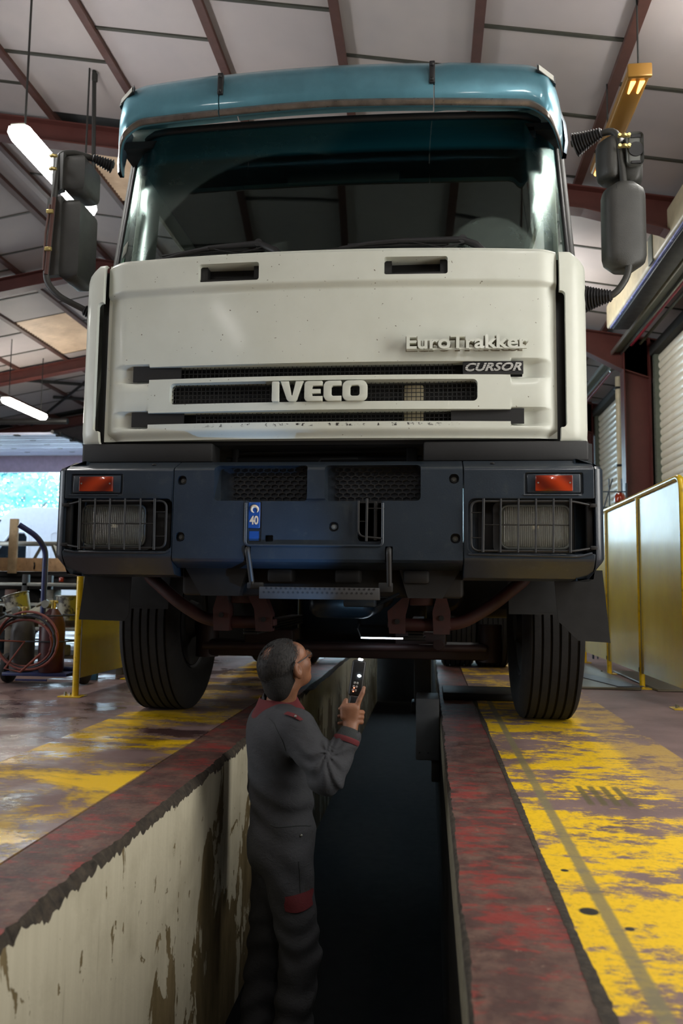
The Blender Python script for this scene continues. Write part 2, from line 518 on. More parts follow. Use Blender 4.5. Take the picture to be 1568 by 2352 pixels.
lines_r = [1.35 - 1.01 * k for k in range(-2, 6)] + [-4.66]      # purlins of the right slope
lines_l = [-5.03 - 1.0 * k for k in range(9)]
lines_r = sorted([x for x in lines_r if x > XR]); lines_r = [-4.66] + [x for x in lines_r if x > -4.6]
bays = []
for a, b in zip(lines_r[:-1], lines_r[1:]): bays.append((a, b, round((1.35 - b) / 1.01)))
for a, b in zip(lines_l[:-1], lines_l[1:]): bays.append((b, a, round(-a)))
pm = {}
rest = []
for bi, (a, b, k) in enumerate(bays):
    ph = 5.42 if k % 2 == 0 else 5.90
    n0 = int((-8 - ph) / .93)
    for j in range(n0, 16):
        y0 = ph + j * .93; y1 = y0 + .93
        if y1 > 19: continue
        if skylit(a, b, (y0 + y1) / 2): continue
        sk_ = (bi, 's')
        if y0 > 3.9 and not (a < -11.5 and y0 < 11):
            if sk_ not in pm: pm[sk_] = mesh('joint_strip', [slab(a + .035, b - .035, -.015, .015, -.010, .028)], M['strip'], smooth=0)
            instance(pm[sk_], 'joint_strip', ceil, (0, y0, 0))
        if y0 < 3.9 or (a < -11.5 and y0 < 11): rest.append(slab(a + .03, b - .03, y0 + .019, y1 - .019, 0, .03)); continue
        if bi not in pm:
            g = slab(a + .03, b - .03, .019, .93 - .019, 0, .03); pm[bi] = mesh('ceiling_panel', [g], M['ceiling'], smooth=0)
        instance(pm[bi], 'ceiling_panel', ceil, (0, y0, random.uniform(-.004, .004)))
tag(obj('ceiling_panel', rest, M['ceiling'], ceil, smooth=0), kind='stuff')
for x in lines_r + lines_l:
    if x > 3.2: continue
    obj('purlin', [slab(x - .035, x + .035, -8, 19, -.045, .0), slab(x - .012, x + .012, -8, 19, 0, .06)], M['purlin'], ceil, smooth=0)
obj('ridge_board', [slab(XR - .15, XR, -8, 19, 0, .03), slab(XR, XR + .15, -8, 19, 0, .03)], M['ceiling'], ceil, smooth=0)
# corrugated rooflights


def m_skylight():
    t = NT('rooflight_sheet'); c = t.mix(t.noise(t.coord(), 2.5, 6), C(120, 98, 80), C(206, 184, 156)); t.set(c, .5)
    t.b.inputs['Emission Color'].default_value = (1, 1, 1, 1); t.link(c, t.b.inputs['Emission Color']); t.b.inputs['Emission Strength'].default_value = .55; return t.m


M['skylight'] = m_skylight()
for sx, y0, y1 in skyl:
    rows = []
    n = 84
    for i in range(n + 1):
        y = y0 + (y1 - y0) * i / n; d = .012 * math.sin(i * PI / 2.0 + .4)
        rows.append([(x, y, zc(x) - .0 + d) for x in (sx + .04, sx + .5, sx + .96)])
    obj('rooflight_sheet', [grid(rows)], M['skylight'], ceil, smooth=60)


def rafter(y, light_flange=True):
    for side in (1, -1):
        if side > 0: xs = [XR, 1.4, 2.1, 2.6, 3.05]; dp = [.25, .25, .34, .52, .60]
        else: xs = [XR, -12.0, -13.2, -14.0]; dp = [.25, .25, .45, .6]
        up_ = [(x, zc(x) - .045) for x in xs]; lo = [(x, zc(x) - d) for x, d in zip(xs, dp)]
        web = prism(up_ + lo[::-1], y - .006, y + .006, 'y')
        fl = prism(lo + [(x, z - .014) for x, z in lo][::-1], y - .085, y + .085, 'y')
        fu = prism(up_ + [(x, z - .014) for x, z in up_][::-1], y - .085, y + .085, 'y')
        obj('rafter', [web, fl, fu], M['rafter'], ceil, smooth=0)


for y in (-.1, 3.65, 7.42, 11.2, 15.05, 18.85): rafter(y)
# ridge stiffener and a lamp-shaped junction box on the far beam
obj('junction_box', [rbox(-6.55, -6.43, 14.93, 14.97, 5.0, 5.1, .01)], M['galv'], ceil)
for yb in (15.4, 16.9):
    obj('wind_brace', [tube([(-8.2, yb, zc(-8.2) - .1), (-6.0, yb + 2.6, zc(-6.0) - .1)], .035, 8)], M['dark'], ceil)
obj('wind_brace', [tube([(-6.2, 15.2, 5.2), (-9.6, 18.7, zc(-9.6) - .1)], .03, 8)], M['dark'], ceil)

# ================================================================== walls
struct('wall_right', [box(3.1, 3.25, -8.3, 19.1, -.2, 4.3)], M['cladding'], smooth=0)
struct('wall_left', [box(-14.2, -14.0, -8.3, 19.1, -.2, 4.2)], M['cladding'], smooth=0)
struct('wall_front', [box(-14, 3.2, -8.4, -8.2, -.2, 5.7)], M['cladding'], smooth=0)
struct('wall_back', [box(-14, -12.2, 19, 19.15, -.2, 5.7), box(-12.2, -7.2, 19, 19.15, 3.95, 5.7), box(-7.2, -3.6, 19, 19.15, -.2, 5.7),
                     box(-3.6, 1.6, 19, 19.15, 3.9, 5.7), box(-3.6, 1.6, 19, 19.15, -.2, 1.9), box(1.6, 3.2, 19, 19.15, -.2, 5.7)], M['cladding'], smooth=0)
M['header'] = mat('lilac_grey_metal', C(222, 206, 226), .4, var=.08)
tr = struct('trim_1', [box(-12.2, -7.15, 18.9, 19.0, 3.52, 3.93)], M['header'], smooth=0)
# the open sectional door lying on its overhead tracks
M['doorpanel'] = mat('white_door_panel', C(206, 212, 236), .35, var=.06)
d1 = tag(thing('door_1', None, None), kind='structure')
for k in range(5):
    y0 = 15.6 + k * .64; z = 3.80 + k * .028
    pn = obj('door_panel', [rbox(-12.1, -7.5, y0, y0 + .60, z, z + .05, .012, 1)] + [rbox(-12.1, -7.5, y0 + .18 + .2 * q, y0 + .2 + .2 * q, z - .008, z + .01, .004, 1) for q in range(2)], M['doorpanel'], d1)
    obj('hinge', [rbox(xh - .06, xh + .06, y0 - .06, y0 + .04, z - .025, z, .006, 1) for xh in (-8.3, -9.4, -10.4, -11.3)], M['dark'], pn)
for xt in (-7.42, -12.15):
    obj('track', [tube([(xt, 15.3, 3.80), (xt, 18.9, 3.92)], .035, 8)] + [cyl((xt + .06, 15.6 + k * .64, 3.80 + k * .02), (xt - .05, 15.6 + k * .64, 3.80 + k * .02), .05, 8) for k in range(5)], M['dark'], d1)
obj('spring_shaft', [tube([(-12.2, 15.5, 4.05), (-7.2, 15.5, 4.05)], .06, 10)], M['dark'], d1)


# roller shutters of the right wall
def shutter(idx, ya, yb, zt):
    d = tag(thing('door_%d' % idx, None, None), kind='structure')
    pts = []
    for k in range(9):
        t = k / 8; pts.append((-.016 * math.sin(PI * t) ** .8, .002 + t * .092))
    poly = [(3.03 + p[0], p[1]) for p in pts] + [(3.045, .1), (3.045, .0)]
    g = prism([(x, z) for x, z in poly], 0, yb - ya, 'y')
    me = mesh('slat', [g], M['slat'], smooth=35); o0 = None
    for k in range(int(zt / .1)): instance(me, 'slat', d, (random.uniform(-.002, .002), ya, k * .1))
    for yy in (ya, yb):
        gs = [box(2.965, 3.06, yy - .045, yy + .045, 0, zt + .1)]
        obj('guide_rail', gs, M['guide'], d, smooth=0)
        obj('guide_holes', [cyl((2.964, yy, z), (2.9635, yy, z), .012, 6) for z in np.arange(.1, zt, .07)], M['black'], d)
    obj('lintel', [box(2.93, 3.09, ya - .05, yb + .05, zt, zt + .12)], M['backing'], d, smooth=0)
    return d


shutter(2, 7.65, 11.0, 3.9); shutter(3, 11.45, 14.85, 3.9)


def column(x0, x1, y):
    return [box(x0, x1, y - .006, y + .006, 0, zc(x0) - .06), box(x0, x0 + .014, y - .11, y + .11, 0, zc(x0) - .06), box(x1 - .014, x1, y - .11, y + .11, 0, zc(x1) - .06),
            box(x0 - .02, x1, y - .13, y + .13, 0, .02)]


for y, lb in ((7.42, 'dark red steel wall column beside the nearest roller shutter'), (11.2, 'dark red steel column between the two roller shutters'), (15.05, 'dark red steel column at the far end of the shutters')):
    tag(obj('steel_column', column(2.6, 2.95, y), M['column'], smooth=0), lb, 'column')

# ================================================================== the truck
M['white'] = mat('white_cab_paint', C(207, 210, 197), .42, var=.035, vscale=4, coat=.12, rvar=.04)


def m_whitechip():
    t = NT('white_hood_paint'); co = t.coord(); sp = t.node('ShaderNodeSeparateXYZ'); t.link(co, sp.inputs[0])
    c = t.mix(t.step(t.noise(co, 3, 4), .3, .7), C(202, 205, 192), C(212, 215, 203))
    chips = t.step(t.noise(co, 60, 2, .5), .735, .75)
    c = t.mix(chips, c, C(110, 104, 88))
    low = t.math('MULTIPLY', t.step(t.math('ABSOLUTE', t.math('SUBTRACT', sp.outputs[2], 1.517)), .009, .005), t.step(t.noise(t.coord(scale=(1, 1, 1)), 42, 5, .7), .56, .6))
    low = t.math('MULTIPLY', low, t.step(t.math('ABSOLUTE', sp.outputs[0]), .7, .45)); c = t.mix(low, c, C(48, 44, 40))
    t.set(c, .42); t.b.inputs['Coat Weight'].default_value = .12; t.b.inputs['Coat Roughness'].default_value = .1
    t.bump(t.noise(co, 160, 2), .05, .002); return t.m


M['hood'] = m_whitechip()
M['bumper'] = mat('slate_blue_bumper', C(37, 46, 55), .33, var=.1, vscale=5, bump=.12, bscale=130, coat=.3, dirt=C(52, 58, 62))
M['trimblack'] = mat('matt_black_panel', C(24, 24, 24), .55, bump=.1)
M['mesh'] = mat('black_wire_mesh', C(40, 40, 39), .5, metal=.2)
M['visor'] = mat('metallic_teal_blue', C(94, 148, 164), .38, metal=.5, var=.12, vscale=5, coat=.6, bump=.05, bscale=300)
M['visorlip'] = mat('worn_metal_lip', C(128, 122, 116), .3, metal=.6, var=.25, vscale=12)
M['visorend'] = mat('slate_blue_metal', C(92, 112, 126), .3, metal=.6, coat=.5)
M['mirror'] = mat('mirror_shell_plastic', C(56, 56, 52), .5, bump=.25, bscale=200)
M['brass'] = mat('brass_clamp', C(206, 186, 120), .3, metal=.7)
M['chrome'] = mat('chrome', C(220, 220, 214), .12, metal=1, rvar=.02)
M['redarm'] = mat('dark_red_axle_paint', C(54, 21, 19), .6, var=.25, dirt=C(44, 26, 24))
M['darkred'] = mat('grimy_red_beam', C(38, 18, 17), .6, var=.3)
M['axle'] = mat('grimy_axle_steel', C(20, 19, 18), .6, var=.3, metal=.2)
M['seat'] = mat('dark_cab_trim', C(30, 30, 31), .7)
M['clearlens'] = mat('clear_marker_lens', C(190, 190, 180), .2)


def m_glass_lens():
    t = NT('ribbed_headlamp_glass'); wv = t.node('ShaderNodeTexWave', wave_type='BANDS', bands_direction='X'); wv.inputs['Scale'].default_value = 34
    t.link(t.coord(), wv.inputs[0]); t.set(C(235, 232, 215), .04); t.b.inputs['Transmission Weight'].default_value = .94; t.b.inputs['IOR'].default_value = 1.35
    n = t.noise(t.coord(), 14, 3); t.bump(t.math('ADD', wv.outputs[1], t.math('MULTIPLY', n, .4)), .8, .006); return t.m


M['lens'] = m_glass_lens()


def m_amber():
    t = NT('amber_lens'); n = t.node('ShaderNodeTexWave', wave_type='RINGS', rings_direction='Y'); n.inputs['Scale'].default_value = 3; n.inputs['Distortion'].default_value = 3
    t.link(t.coord(), n.inputs[0]); c = t.mix(n.outputs[1], C(92, 26, 12), C(168, 56, 20)); t.set(c, .15); t.b.inputs['Coat Weight'].default_value = .6
    t.b.inputs['Subsurface Weight'].default_value = .2; t.bump(n.outputs[1], .3, .004); return t.m


M['amber'] = m_amber()


def m_windscreen():
    t = NT('tinted_dusty_windscreen'); co = t.coord(); sp = t.node('ShaderNodeSeparateXYZ'); t.link(co, sp.inputs[0]); X, Z = sp.outputs[0], sp.outputs[2]

    def dist(cx, cz, sz=1.0):
        cb = t.node('ShaderNodeCombineXYZ'); t.link(t.math('SUBTRACT', X, cx), cb.inputs[0]); t.link(t.math('MULTIPLY', t.math('SUBTRACT', Z, cz), sz), cb.inputs[2])
        ln = t.node('ShaderNodeVectorMath', operation='LENGTH'); t.link(cb.outputs[0], ln.inputs[0]); return ln.outputs['Value']
    dA = dist(-.22, 2.33, 1.05); dB = dist(.80, 2.33, .9)
    jag = t.math('MULTIPLY', t.math('SUBTRACT', t.noise(co, 30, 4), .5), .02)
    dA = t.math('ADD', dA, jag); dB = t.math('ADD', dB, jag)
    sA = t.math('MULTIPLY', t.step(dA, .735, .72), t.step(dA, .13, .15))
    sB = t.math('MULTIPLY', t.step(dB, 1.1, 1.0), t.math('MULTIPLY', t.step(dB, .22, .235), t.step(t.math('ADD', X, jag), 1.0, .985)))
    swept = t.math('MAXIMUM', sA, sB)
    dust = t.math('SUBTRACT', 1.0, swept)
    dust = t.math('MULTIPLY', dust, t.math('ADD', .6, t.math('MULTIPLY', t.noise(co, 9, 6, .7), .7)))
    # rain-washed trickles low on the right
    tr_ = t.node('ShaderNodeTexNoise'); tr_.inputs['Scale'].default_value = 26; t.link(t.coord(scale=(1, 1, .16)), tr_.inputs[0])
    tk = t.math('MULTIPLY', t.step(tr_.outputs[0], .60, .66), t.math('MULTIPLY', t.step(X, .93, .97), t.step(Z, 2.56, 2.50)))
    dust = t.math('MULTIPLY', dust, t.math('SUBTRACT', 1.0, tk))
    band = t.step(Z, 3.0, 3.035)
    tint = t.mix(band, (.46, .54, .50, 1), (.05, .20, .24, 1))
    tr = t.node('ShaderNodeBsdfTransparent'); t.link(tint, tr.inputs[0])
    gl = t.node('ShaderNodeBsdfGlossy'); gl.inputs[0].default_value = (.72, .92, .86, 1); t.link(t.math('ADD', .03, t.math('MULTIPLY', dust, .24)), gl.inputs['Roughness'])
    fr = t.node('ShaderNodeFresnel'); fr.inputs[0].default_value = 1.7
    m1 = t.node('ShaderNodeMixShader'); t.link(t.math('ADD', t.math('MULTIPLY', fr.outputs[0], .85), t.math('MULTIPLY', dust, .10)), m1.inputs[0]); t.link(tr.outputs[0], m1.inputs[1]); t.link(gl.outputs[0], m1.inputs[2])
    df = t.node('ShaderNodeBsdfDiffuse'); df.inputs[0].default_value = C(100, 118, 108)
    m2 = t.node('ShaderNodeMixShader'); t.link(t.math('MULTIPLY', dust, t.math('ADD', .09, t.math('MULTIPLY', t.step(dB, .23, .2), .05))), m2.inputs[0]); t.link(m1.outputs[0], m2.inputs[1]); t.link(df.outputs[0], m2.inputs[2])
    df2 = t.node('ShaderNodeBsdfDiffuse'); df2.inputs[0].default_value = C(20, 84, 96)
    m3 = t.node('ShaderNodeMixShader'); t.link(t.math('MULTIPLY', band, .30), m3.inputs[0]); t.link(m2.outputs[0], m3.inputs[1]); t.link(df2.outputs[0], m3.inputs[2])
    t.link(m3.outputs[0], t.out.inputs[0]); return t.m


M['windscreen'] = m_windscreen()

truck = thing('truck', 'white cab-over truck with blue roof visor and dark bumper standing over the pit', 'truck', (-.495, 3.7, 0))


SPLIT = {'blanking_strip', 'step_hinge', 'folding_step', 'fuel_tank', 'tow_bracket', 'pipe_bracket', 'windscreen_pillar', 'hanger_bolt', 'guard_foot', 'bumper_stud', 'clip_screw', 'lens_screw', 'adjuster', 'guard_rail', 'bolt'}


def part(name, geos, m, parent=None, smooth=40, label=None, **k):
    if name in SPLIT and isinstance(geos, list) and len(geos) > 1:
        os_ = [obj(name, [g], m, parent or truck, smooth, label=label, **k) for g in geos]; return os_[0]
    return obj(name, geos, m, parent or truck, smooth, label=label, **k)


# ---- hood / front panel: a solid with a shaped front, openings cut through
def plan(x):            # how far the front of the cab falls back towards its corners
    a = abs(x); return .055 * (a / 1.12) ** 2 + (.05 * ((a - 1.0) / .12) ** 2 if a > 1.0 else 0)


def ss(x, a, b):
    t = max(0, min(1, (x - a) / (b - a))); return t * t * (3 - 2 * t)


def hood_y(x, z):
    y = .075 + plan(x)
    y += .035 * ss(z, 2.0, 2.36) * 0 + .02 * ss(z, 2.34, 2.36)
    y += .026 * ss(-z, -2.205 + .006 * 0, -2.172)             # upper band stands proud of the field below
    y += .018 * ss(z, 1.47, 1.50) * 0
    if z < 1.50: y += .03 * (1 - ss(z, 1.455, 1.50))           # rolled lower edge
    a = abs(x)
    for z0, z1 in ((1.748, 1.822), (1.522, 1.592)):            # flared channels running out from the upper and lower grilles
        if .88 < a < 1.12:
            d = .045 * (1 - ss(a, .945, 1.085)); m = ss(z, z0 - .016, z0 + .004) * (1 - ss(z, z1 - .006, z1 + .012)); y += d * m
    y += .016 * ss(z, 1.60, 1.66) * (1 - ss(z, 1.70, 1.745)) * 0
    return y


def zone(*bp):
    out = []
    for a, b, n in bp: out += list(np.linspace(a, b, n, endpoint=False))
    return out + [bp[-1][1]]


xs = zone((-1.118, -.86, 46), (-.86, .86, 44), (.86, 1.098, 44)); zs = zone((1.455, 1.52, 12), (1.52, 1.60, 16), (1.60, 1.74, 6), (1.74, 1.84, 20), (1.84, 2.15, 6), (2.15, 2.22, 14), (2.22, 2.33, 4), (2.33, 2.362, 5))
ztop = lambda x: .0
front = [[(x, hood_y(x, z), z + (.012 * (1 - (x / 1.1) ** 2)) * ss(z, 1.9, 2.36)) for x in xs] for z in zs]
back = [[(p[0], .19, p[2]) for p in r] for r in front]
nx, nz = len(xs), len(zs)
v = [p for r in front for p in r] + [p for r in back for p in r]; o_ = nx * nz; f = []
for i in range(nz - 1):
    for j in range(nx - 1):
        a, b, c_, d = i * nx + j, i * nx + j + 1, (i + 1) * nx + j + 1, (i + 1) * nx + j
        f.append((a, b, c_, d)); f.append((a + o_, d + o_, c_ + o_, b + o_))
for i in range(nz - 1):
    f.append((i * nx, (i + 1) * nx, (i + 1) * nx + o_, i * nx + o_)); f.append((i * nx + nx - 1, i * nx + nx - 1 + o_, (i + 1) * nx + nx - 1 + o_, (i + 1) * nx + nx - 1))
for j in range(nx - 1):
    f.append((j, j + o_, j + 1 + o_, j + 1)); k = (nz - 1) * nx + j; f.append((k, k + 1, k + 1 + o_, k + o_))
hood = part('front_panel', [(v, f)], M['hood'])


def rr_prism(x0, x1, z0, z1, r, y0, y1): return prism(rrect(x0, x1, z0, z1, r), y0, y1, 'y')


cut(hood, [rr_prism(-.957, .937, 1.754, 1.818, .004, -.1, .4), rr_prism(-.768, .723, 1.627, 1.732, .022, -.1, .4), rr_prism(-.960, .936, 1.530, 1.588, .004, -.1, .4),
           rr_prism(-.630, -.327, 2.228, 2.318, .012, -.1, .4), rr_prism(.280, .583, 2.236, 2.322, .012, -.1, .4)], bevel=.006, seg=2)
part('backing_panel', [box(-1.16, 1.15, .22, .25, 1.44, 2.34)], M['black'], smooth=0)
# grip pockets
for x0, x1, z0, z1 in ((-.64, -.317, 2.22, 2.326), (.27, .593, 2.228, 2.33)):
    g = part('grip_pocket', [box(x0, x1, .185, .19, z0, z1), box(x0, x0 + .045, .13, .19, z0, z1), box(x1 - .045, x1, .13, .19, z0, z1)], M['trimblack'], smooth=0)
    part('grip_bar', [rbox(x0 + .005, x1 - .005, .125, .16, z0 + .008, z0 + .034, .004)], M['trimblack'], g)
# wire mesh behind the three openings


def wiremesh(x0, x1, z0, z1, y, p=.0215, r=.0016):
    g = []
    n = int((x1 - x0) / p)
    for i in range(n + 1): x = x0 + i * p; g.append(box(x - r, x + r, y - r, y + r, z0, z1))
    m_ = max(2, int((z1 - z0) / (p * .8)))
    for i in range(m_ + 1): z = z0 + i * (z1 - z0) / m_; g.append(box(x0, x1, y - r, y + r, z - r, z + r))
    return g


part('grille_mesh', wiremesh(-.77, .62, 1.745, 1.83, .165), M['mesh'], smooth=0); part('grille_mesh', wiremesh(-.77, .73, 1.62, 1.74, .165), M['mesh'], smooth=0); part('grille_mesh', wiremesh(-.64, .62, 1.52, 1.595, .165), M['mesh'], smooth=0)
part('blanking_strip', [box(-.965, -.72, .15, .158, 1.748, 1.825), box(-.965, -.70, .15, .158, 1.522, 1.594), box(.60, .94, .15, .158, 1.522, 1.594)], M['trimblack'], smooth=0)
part('name_plate', [rbox(.655, .936, .128, .142, 1.755, 1.817, .002, 1)], M['black'])
# pale plastic tank glimpsed behind the mesh
part('washer_bottle', [rbox(.375, .47, .19, .215, 1.53, 1.725, .01)], M['cream'])

# lettering standing on the panel


def letters_iveco():
    """five heavy rounded capitals, height 1, in the x-z plane"""
    def shape(outlines, bev=.03):
        cu = bpy.data.curves.new('c', 'CURVE'); cu.dimensions = '2D'; cu.fill_mode = 'BOTH'; cu.extrude = .10; cu.bevel_depth = bev; cu.bevel_resolution = 1; cu.offset = -bev
        for pts in outlines:
            sp = cu.splines.new('POLY'); sp.points.add(len(pts) - 1)
            for p, q in zip(sp.points, pts): p.co = (q[0], q[1], 0, 1)
            sp.use_cyclic_u = True
        o = bpy.data.objects.new('c', cu); COL.objects.link(o); bpy.context.view_layer.update()
        me = bpy.data.meshes.new_from_object(o.evaluated_get(bpy.context.evaluated_depsgraph_get()))
        g = [(p.co.x, -p.co.z, p.co.y) for p in me.vertices], [tuple(q.vertices) for q in me.polygons]
        bpy.data.objects.remove(o); return g
    I = [rrect(0, .36, 0, 1, .05, 3)]
    V_ = [[(.0, 1), (.40, 1), (.56, .30), (.60, .30), (.76, 1), (1.14, 1), (.82, .10), (.74, .02), (.66, 0), (.48, 0), (.40, .02), (.32, .10)]]
    E_ = [[(.16, 0), (.86, 0), (.90, .04), (.90, .25), (.42, .25), (.38, .30), (.38, .38), (.80, .38), (.80, .60), (.38, .60), (.38, .70), (.42, .76), (.90, .76), (.90, .96), (.86, 1), (.16, 1), (.05, .95), (0, .84), (0, .16), (.05, .05)]]
    C_ = [[(.24, 0), (.84, 0), (.88, .04), (.88, .25), (.46, .25), (.38, .32), (.38, .68), (.46, .75), (.88, .75), (.88, .96), (.84, 1), (.24, 1), (.09, .94), (0, .78), (0, .22), (.09, .06)]]
    O_ = [rrect(0, 1.22, 0, 1, .30, 6), rrect(.38, .84, .24, .76, .12, 4)[::-1]]
    out = []; x = 0
    for sh, w_ in ((I, .36), (V_, 1.14), (E_, .90), (C_, .88), (O_, 1.22)):
        g = shape(sh); out.append((mv(g, x), x)); x += w_ + (.07 if w_ == .36 else .05)
    return out, x - .05


ls, tw = letters_iveco(); emb = part('maker_lettering', [box(-.24, .20, .128, .134, 1.650, 1.653), box(-.24, .20, .128, .134, 1.700, 1.703)], M['mesh'], smooth=0)
sx = .458 / tw
for g, x in ls: part('letter', [([(-.252 + p[0] * sx, .095 + p[1] * .09, 1.626 + p[2] * .098) for p in g[0]], g[1])], M['hood'], emb, 30)
tx = text('EuroTrakker', 1, .22, .022, 0, 1.0, .0); g = fit(tx, .563, .068)
emb = part('model_lettering', [([(p[0] + .39, .052 + p[1] * .12 + .035 * ((p[0] + .39) / 1.12) ** 2, p[2] + 1.858) for p in g[0]], g[1]), box(.392, .945, .062, .074, 1.858, 1.866)], M['hood'], smooth=30)
tx = text('EuroTrakker', 1, .06, .060, 0, 1.0, .0); g = fit(tx, .570, .074); M['lettershade'] = mat('grey_letter_shade', C(128, 122, 104), .6)
part('letter_shade_outline', [([(p[0] + .386, .074 + p[1] * .12 + .035 * ((p[0] + .386) / 1.12) ** 2, p[2] + 1.854) for p in g[0]], g[1])], M['lettershade'], emb, smooth=30)  # larger grey copy behind the letters, painted in as their shadow line
tx = text('CURSOR', 1, .08, .035, .32, 1.05, .0); g = fit(tx, .262, .040)
M['nickel'] = mat('bright_letter_paint', C(206, 206, 200), .35, metal=.2)
part('engine_lettering', [([(p[0] + .666, .125 + p[1] * .04, p[2] + 1.769) for p in g[0]], g[1])] , M['nickel'], smooth=30)
part('lettering_slit', [box(.664, .91, .1225, .124, 1.773 + k * .0085, 1.7745 + k * .0085) for k in range(4)], M['black'], smooth=0)

# ---- corner panels
for s in (-1, 1):
    rows = []
    pl = [(1.128 if s < 0 else 1.108, .132), (1.16, .139), (1.195, .152), (1.222, .175), (1.240, .21), (1.248, .26), (1.250, .40), (1.250, 1.35)]
    for z, dy, dx in ((1.43, .05, -.02), (1.437, .03, -.006), (1.455, .012, 0), (1.50, 0, 0), (1.8, 0, 0), (2.15, 0, 0), (2.28, .004, -.0), (2.335, .01, -.004), (2.352, .02, -.012), (2.36, .04, -.03)):
        rows.append([(s * (x + dx * (k > 1)), y + dy, z - (.035 * ss(x, 1.16, 1.25) if z > 2.3 else 0)) for k, (x, y) in enumerate(pl)])
    rin = [[(p[0] - s * .02 if i > 3 else p[0], p[1] + .03, p[2]) for i, p in enumerate(r)] for r in rows]
    n = len(pl); v = [p for r in rows for p in r] + [p for r in rin for p in r]; f1 = grid(rows)[1]; o_ = len(rows) * n
    f = f1 + [tuple(i + o_ for i in q[::-1]) for q in f1]
    R_ = len(rows)
    for i in range(R_ - 1): f += [(i * n, (i + 1) * n, (i + 1) * n + o_, i * n + o_), (i * n + n - 1, i * n + n - 1 + o_, (i + 1) * n + n - 1 + o_, (i + 1) * n + n - 1)]
    for j in range(n - 1): f += [(j, j + o_, j + 1 + o_, j + 1), ((R_ - 1) * n + j, (R_ - 1) * n + j + 1, (R_ - 1) * n + j + 1 + o_, (R_ - 1) * n + j + o_)]
    cp = part('corner_panel', [(v, f)], M['white'], smooth=50)
    xa, xb = (-1.158, -1.10) if s < 0 else (1.09, 1.134)
    cut(cp, [rr_prism(xa, xb, 1.50, 2.155, .02, 0, .4)], bevel=.004, seg=2)

# ---- cab shell: sides, roof, back, with window openings
side_poly = [(.40, 1.43), (1.95, 1.43), (1.95, 3.22), (.55, 3.22), (.42, 2.9), (.34, 2.36)]
for s in (-1, 1):
    x0, x1 = s * 1.185, s * 1.155
    part('lower_side', [prism([(.25, 1.43), (1.95, 1.43), (1.95, 2.30), (.50, 2.30)], min(s * 1.248, s * 1.215), max(s * 1.248, s * 1.215), 'x')], M['white'])
    po = [(.62, 2.28), (1.95, 2.28), (1.95, 3.22), (.76, 3.22), (.62, 2.5)]
    dr = part('cab_side', [prism(po, min(x0, x1), max(x0, x1), 'x')], M['white'])
    cut(dr, [prism([(.90, 2.42), (1.80, 2.38), (1.80, 3.02), (1.0, 3.02)], min(x0, x1) - .05, max(x0, x1) + .05, 'x')], bevel=.004, seg=1)
part('cab_roof', [rbox(-1.19, 1.19, .50, 1.95, 3.20, 3.30, .04, 3)], M['white'])
part('cab_back', [box(-1.2, 1.2, 1.90, 1.94, 1.45, 3.2)], M['seat'], smooth=0)
part('cab_floor', [box(-1.2, 1.2, .25, 1.94, 1.44, 1.50)], M['seat'], smooth=0)
part('headlining', [box(-1.2, 1.2, .45, 1.92, 3.14, 3.18)], M['seat'], smooth=0)

# ---- windscreen


def ws(x, z):
    a = abs(x); y = .16 + .04 * (a / 1.0) ** 2 + (.26 * ((a - .93) / .28) ** 2.1 if a > .93 else 0)
    return y + (z - 2.34) * .285


def ws_w(z): return 1.212 - .04 * (z - 2.34) / .85
rows = []
for i in range(25):
    z = 2.33 + .90 * i / 24; r = []
    for j in range(61):
        u = -1 + 2 * j / 60; x = ws_w(z) * math.copysign(abs(u) ** .85, u)
        r.append((x, ws(x, z), z))
    rows.append(r)
v1, f1 = grid(rows)
part('windscreen', [(v1, f1)], M['windscreen'], smooth=80, fixn=False)
# rubber surround: sides and top
seal = []
for s in (-1, 1): seal.append(tube([(s * (ws_w(z) + .002), ws(ws_w(z), z), z) for z in np.linspace(2.30, 3.20, 12)], .016, 8))
seal.append(tube([(x, ws(x, 3.225) - .002, 3.225) for x in np.linspace(-1.16, 1.16, 30)], .02, 8))
part('windscreen_seal', seal, M['black'], smooth=60)
for s in (-1, 1):
    part('windscreen_pillar', [tube([(s * (ws_w(z) + .02), ws(ws_w(z), z) + .035, z) for z in np.linspace(2.30, 3.22, 12)], .03, 8)], M['mirror'], smooth=60)
# interior
part('dashboard', [rbox(-1.15, 1.15, .42, .85, 1.9, 2.26, .05, 3), rbox(.35, 1.0, .60, .80, 2.2, 2.36, .06, 3)], M['seat'])
st = part('steering_wheel', [tube([(.66 + .24 * math.cos(a), .93 + .07 * math.sin(a), 2.36 + .22 * math.sin(a)) for a in np.linspace(0, 2 * PI, 29)[:-1]], .016, 8, closed=True), tube([(.42, .93, 2.36), (.9, .93, 2.36)], .016, 8), tube([(.66, .95, 2.36), (.66, .75, 2.2)], .03, 8)], M['black'], smooth=60)
for x in (-.66, .66):
    st = part('cab_seat', [rbox(x - .26, x + .26, 1.1, 1.6, 1.95, 2.1, .05, 3), rbox(x - .25, x + .25, 1.52, 1.66, 2.08, 2.72, .05, 3)], M['seat'])
    part('headrest', [rbox(x - .14, x + .14, 1.54, 1.64, 2.74, 2.92, .04, 3)], M['seat'], st)
part('interior_mirror', [rbox(-.28, .34, .52, .55, 2.93, 3.01, .02, 2)], M['dark'])
for s in (-1, 1): part('sun_visor_bracket', [rbox(s * 1.0 - .07, s * 1.0 + .05, .46, .50, 3.06, 3.12, .01), rbox(s * 1.0 - .02, s * 1.0 + .05, .45, .5, 3.10, 3.17, .01)], M['black'])
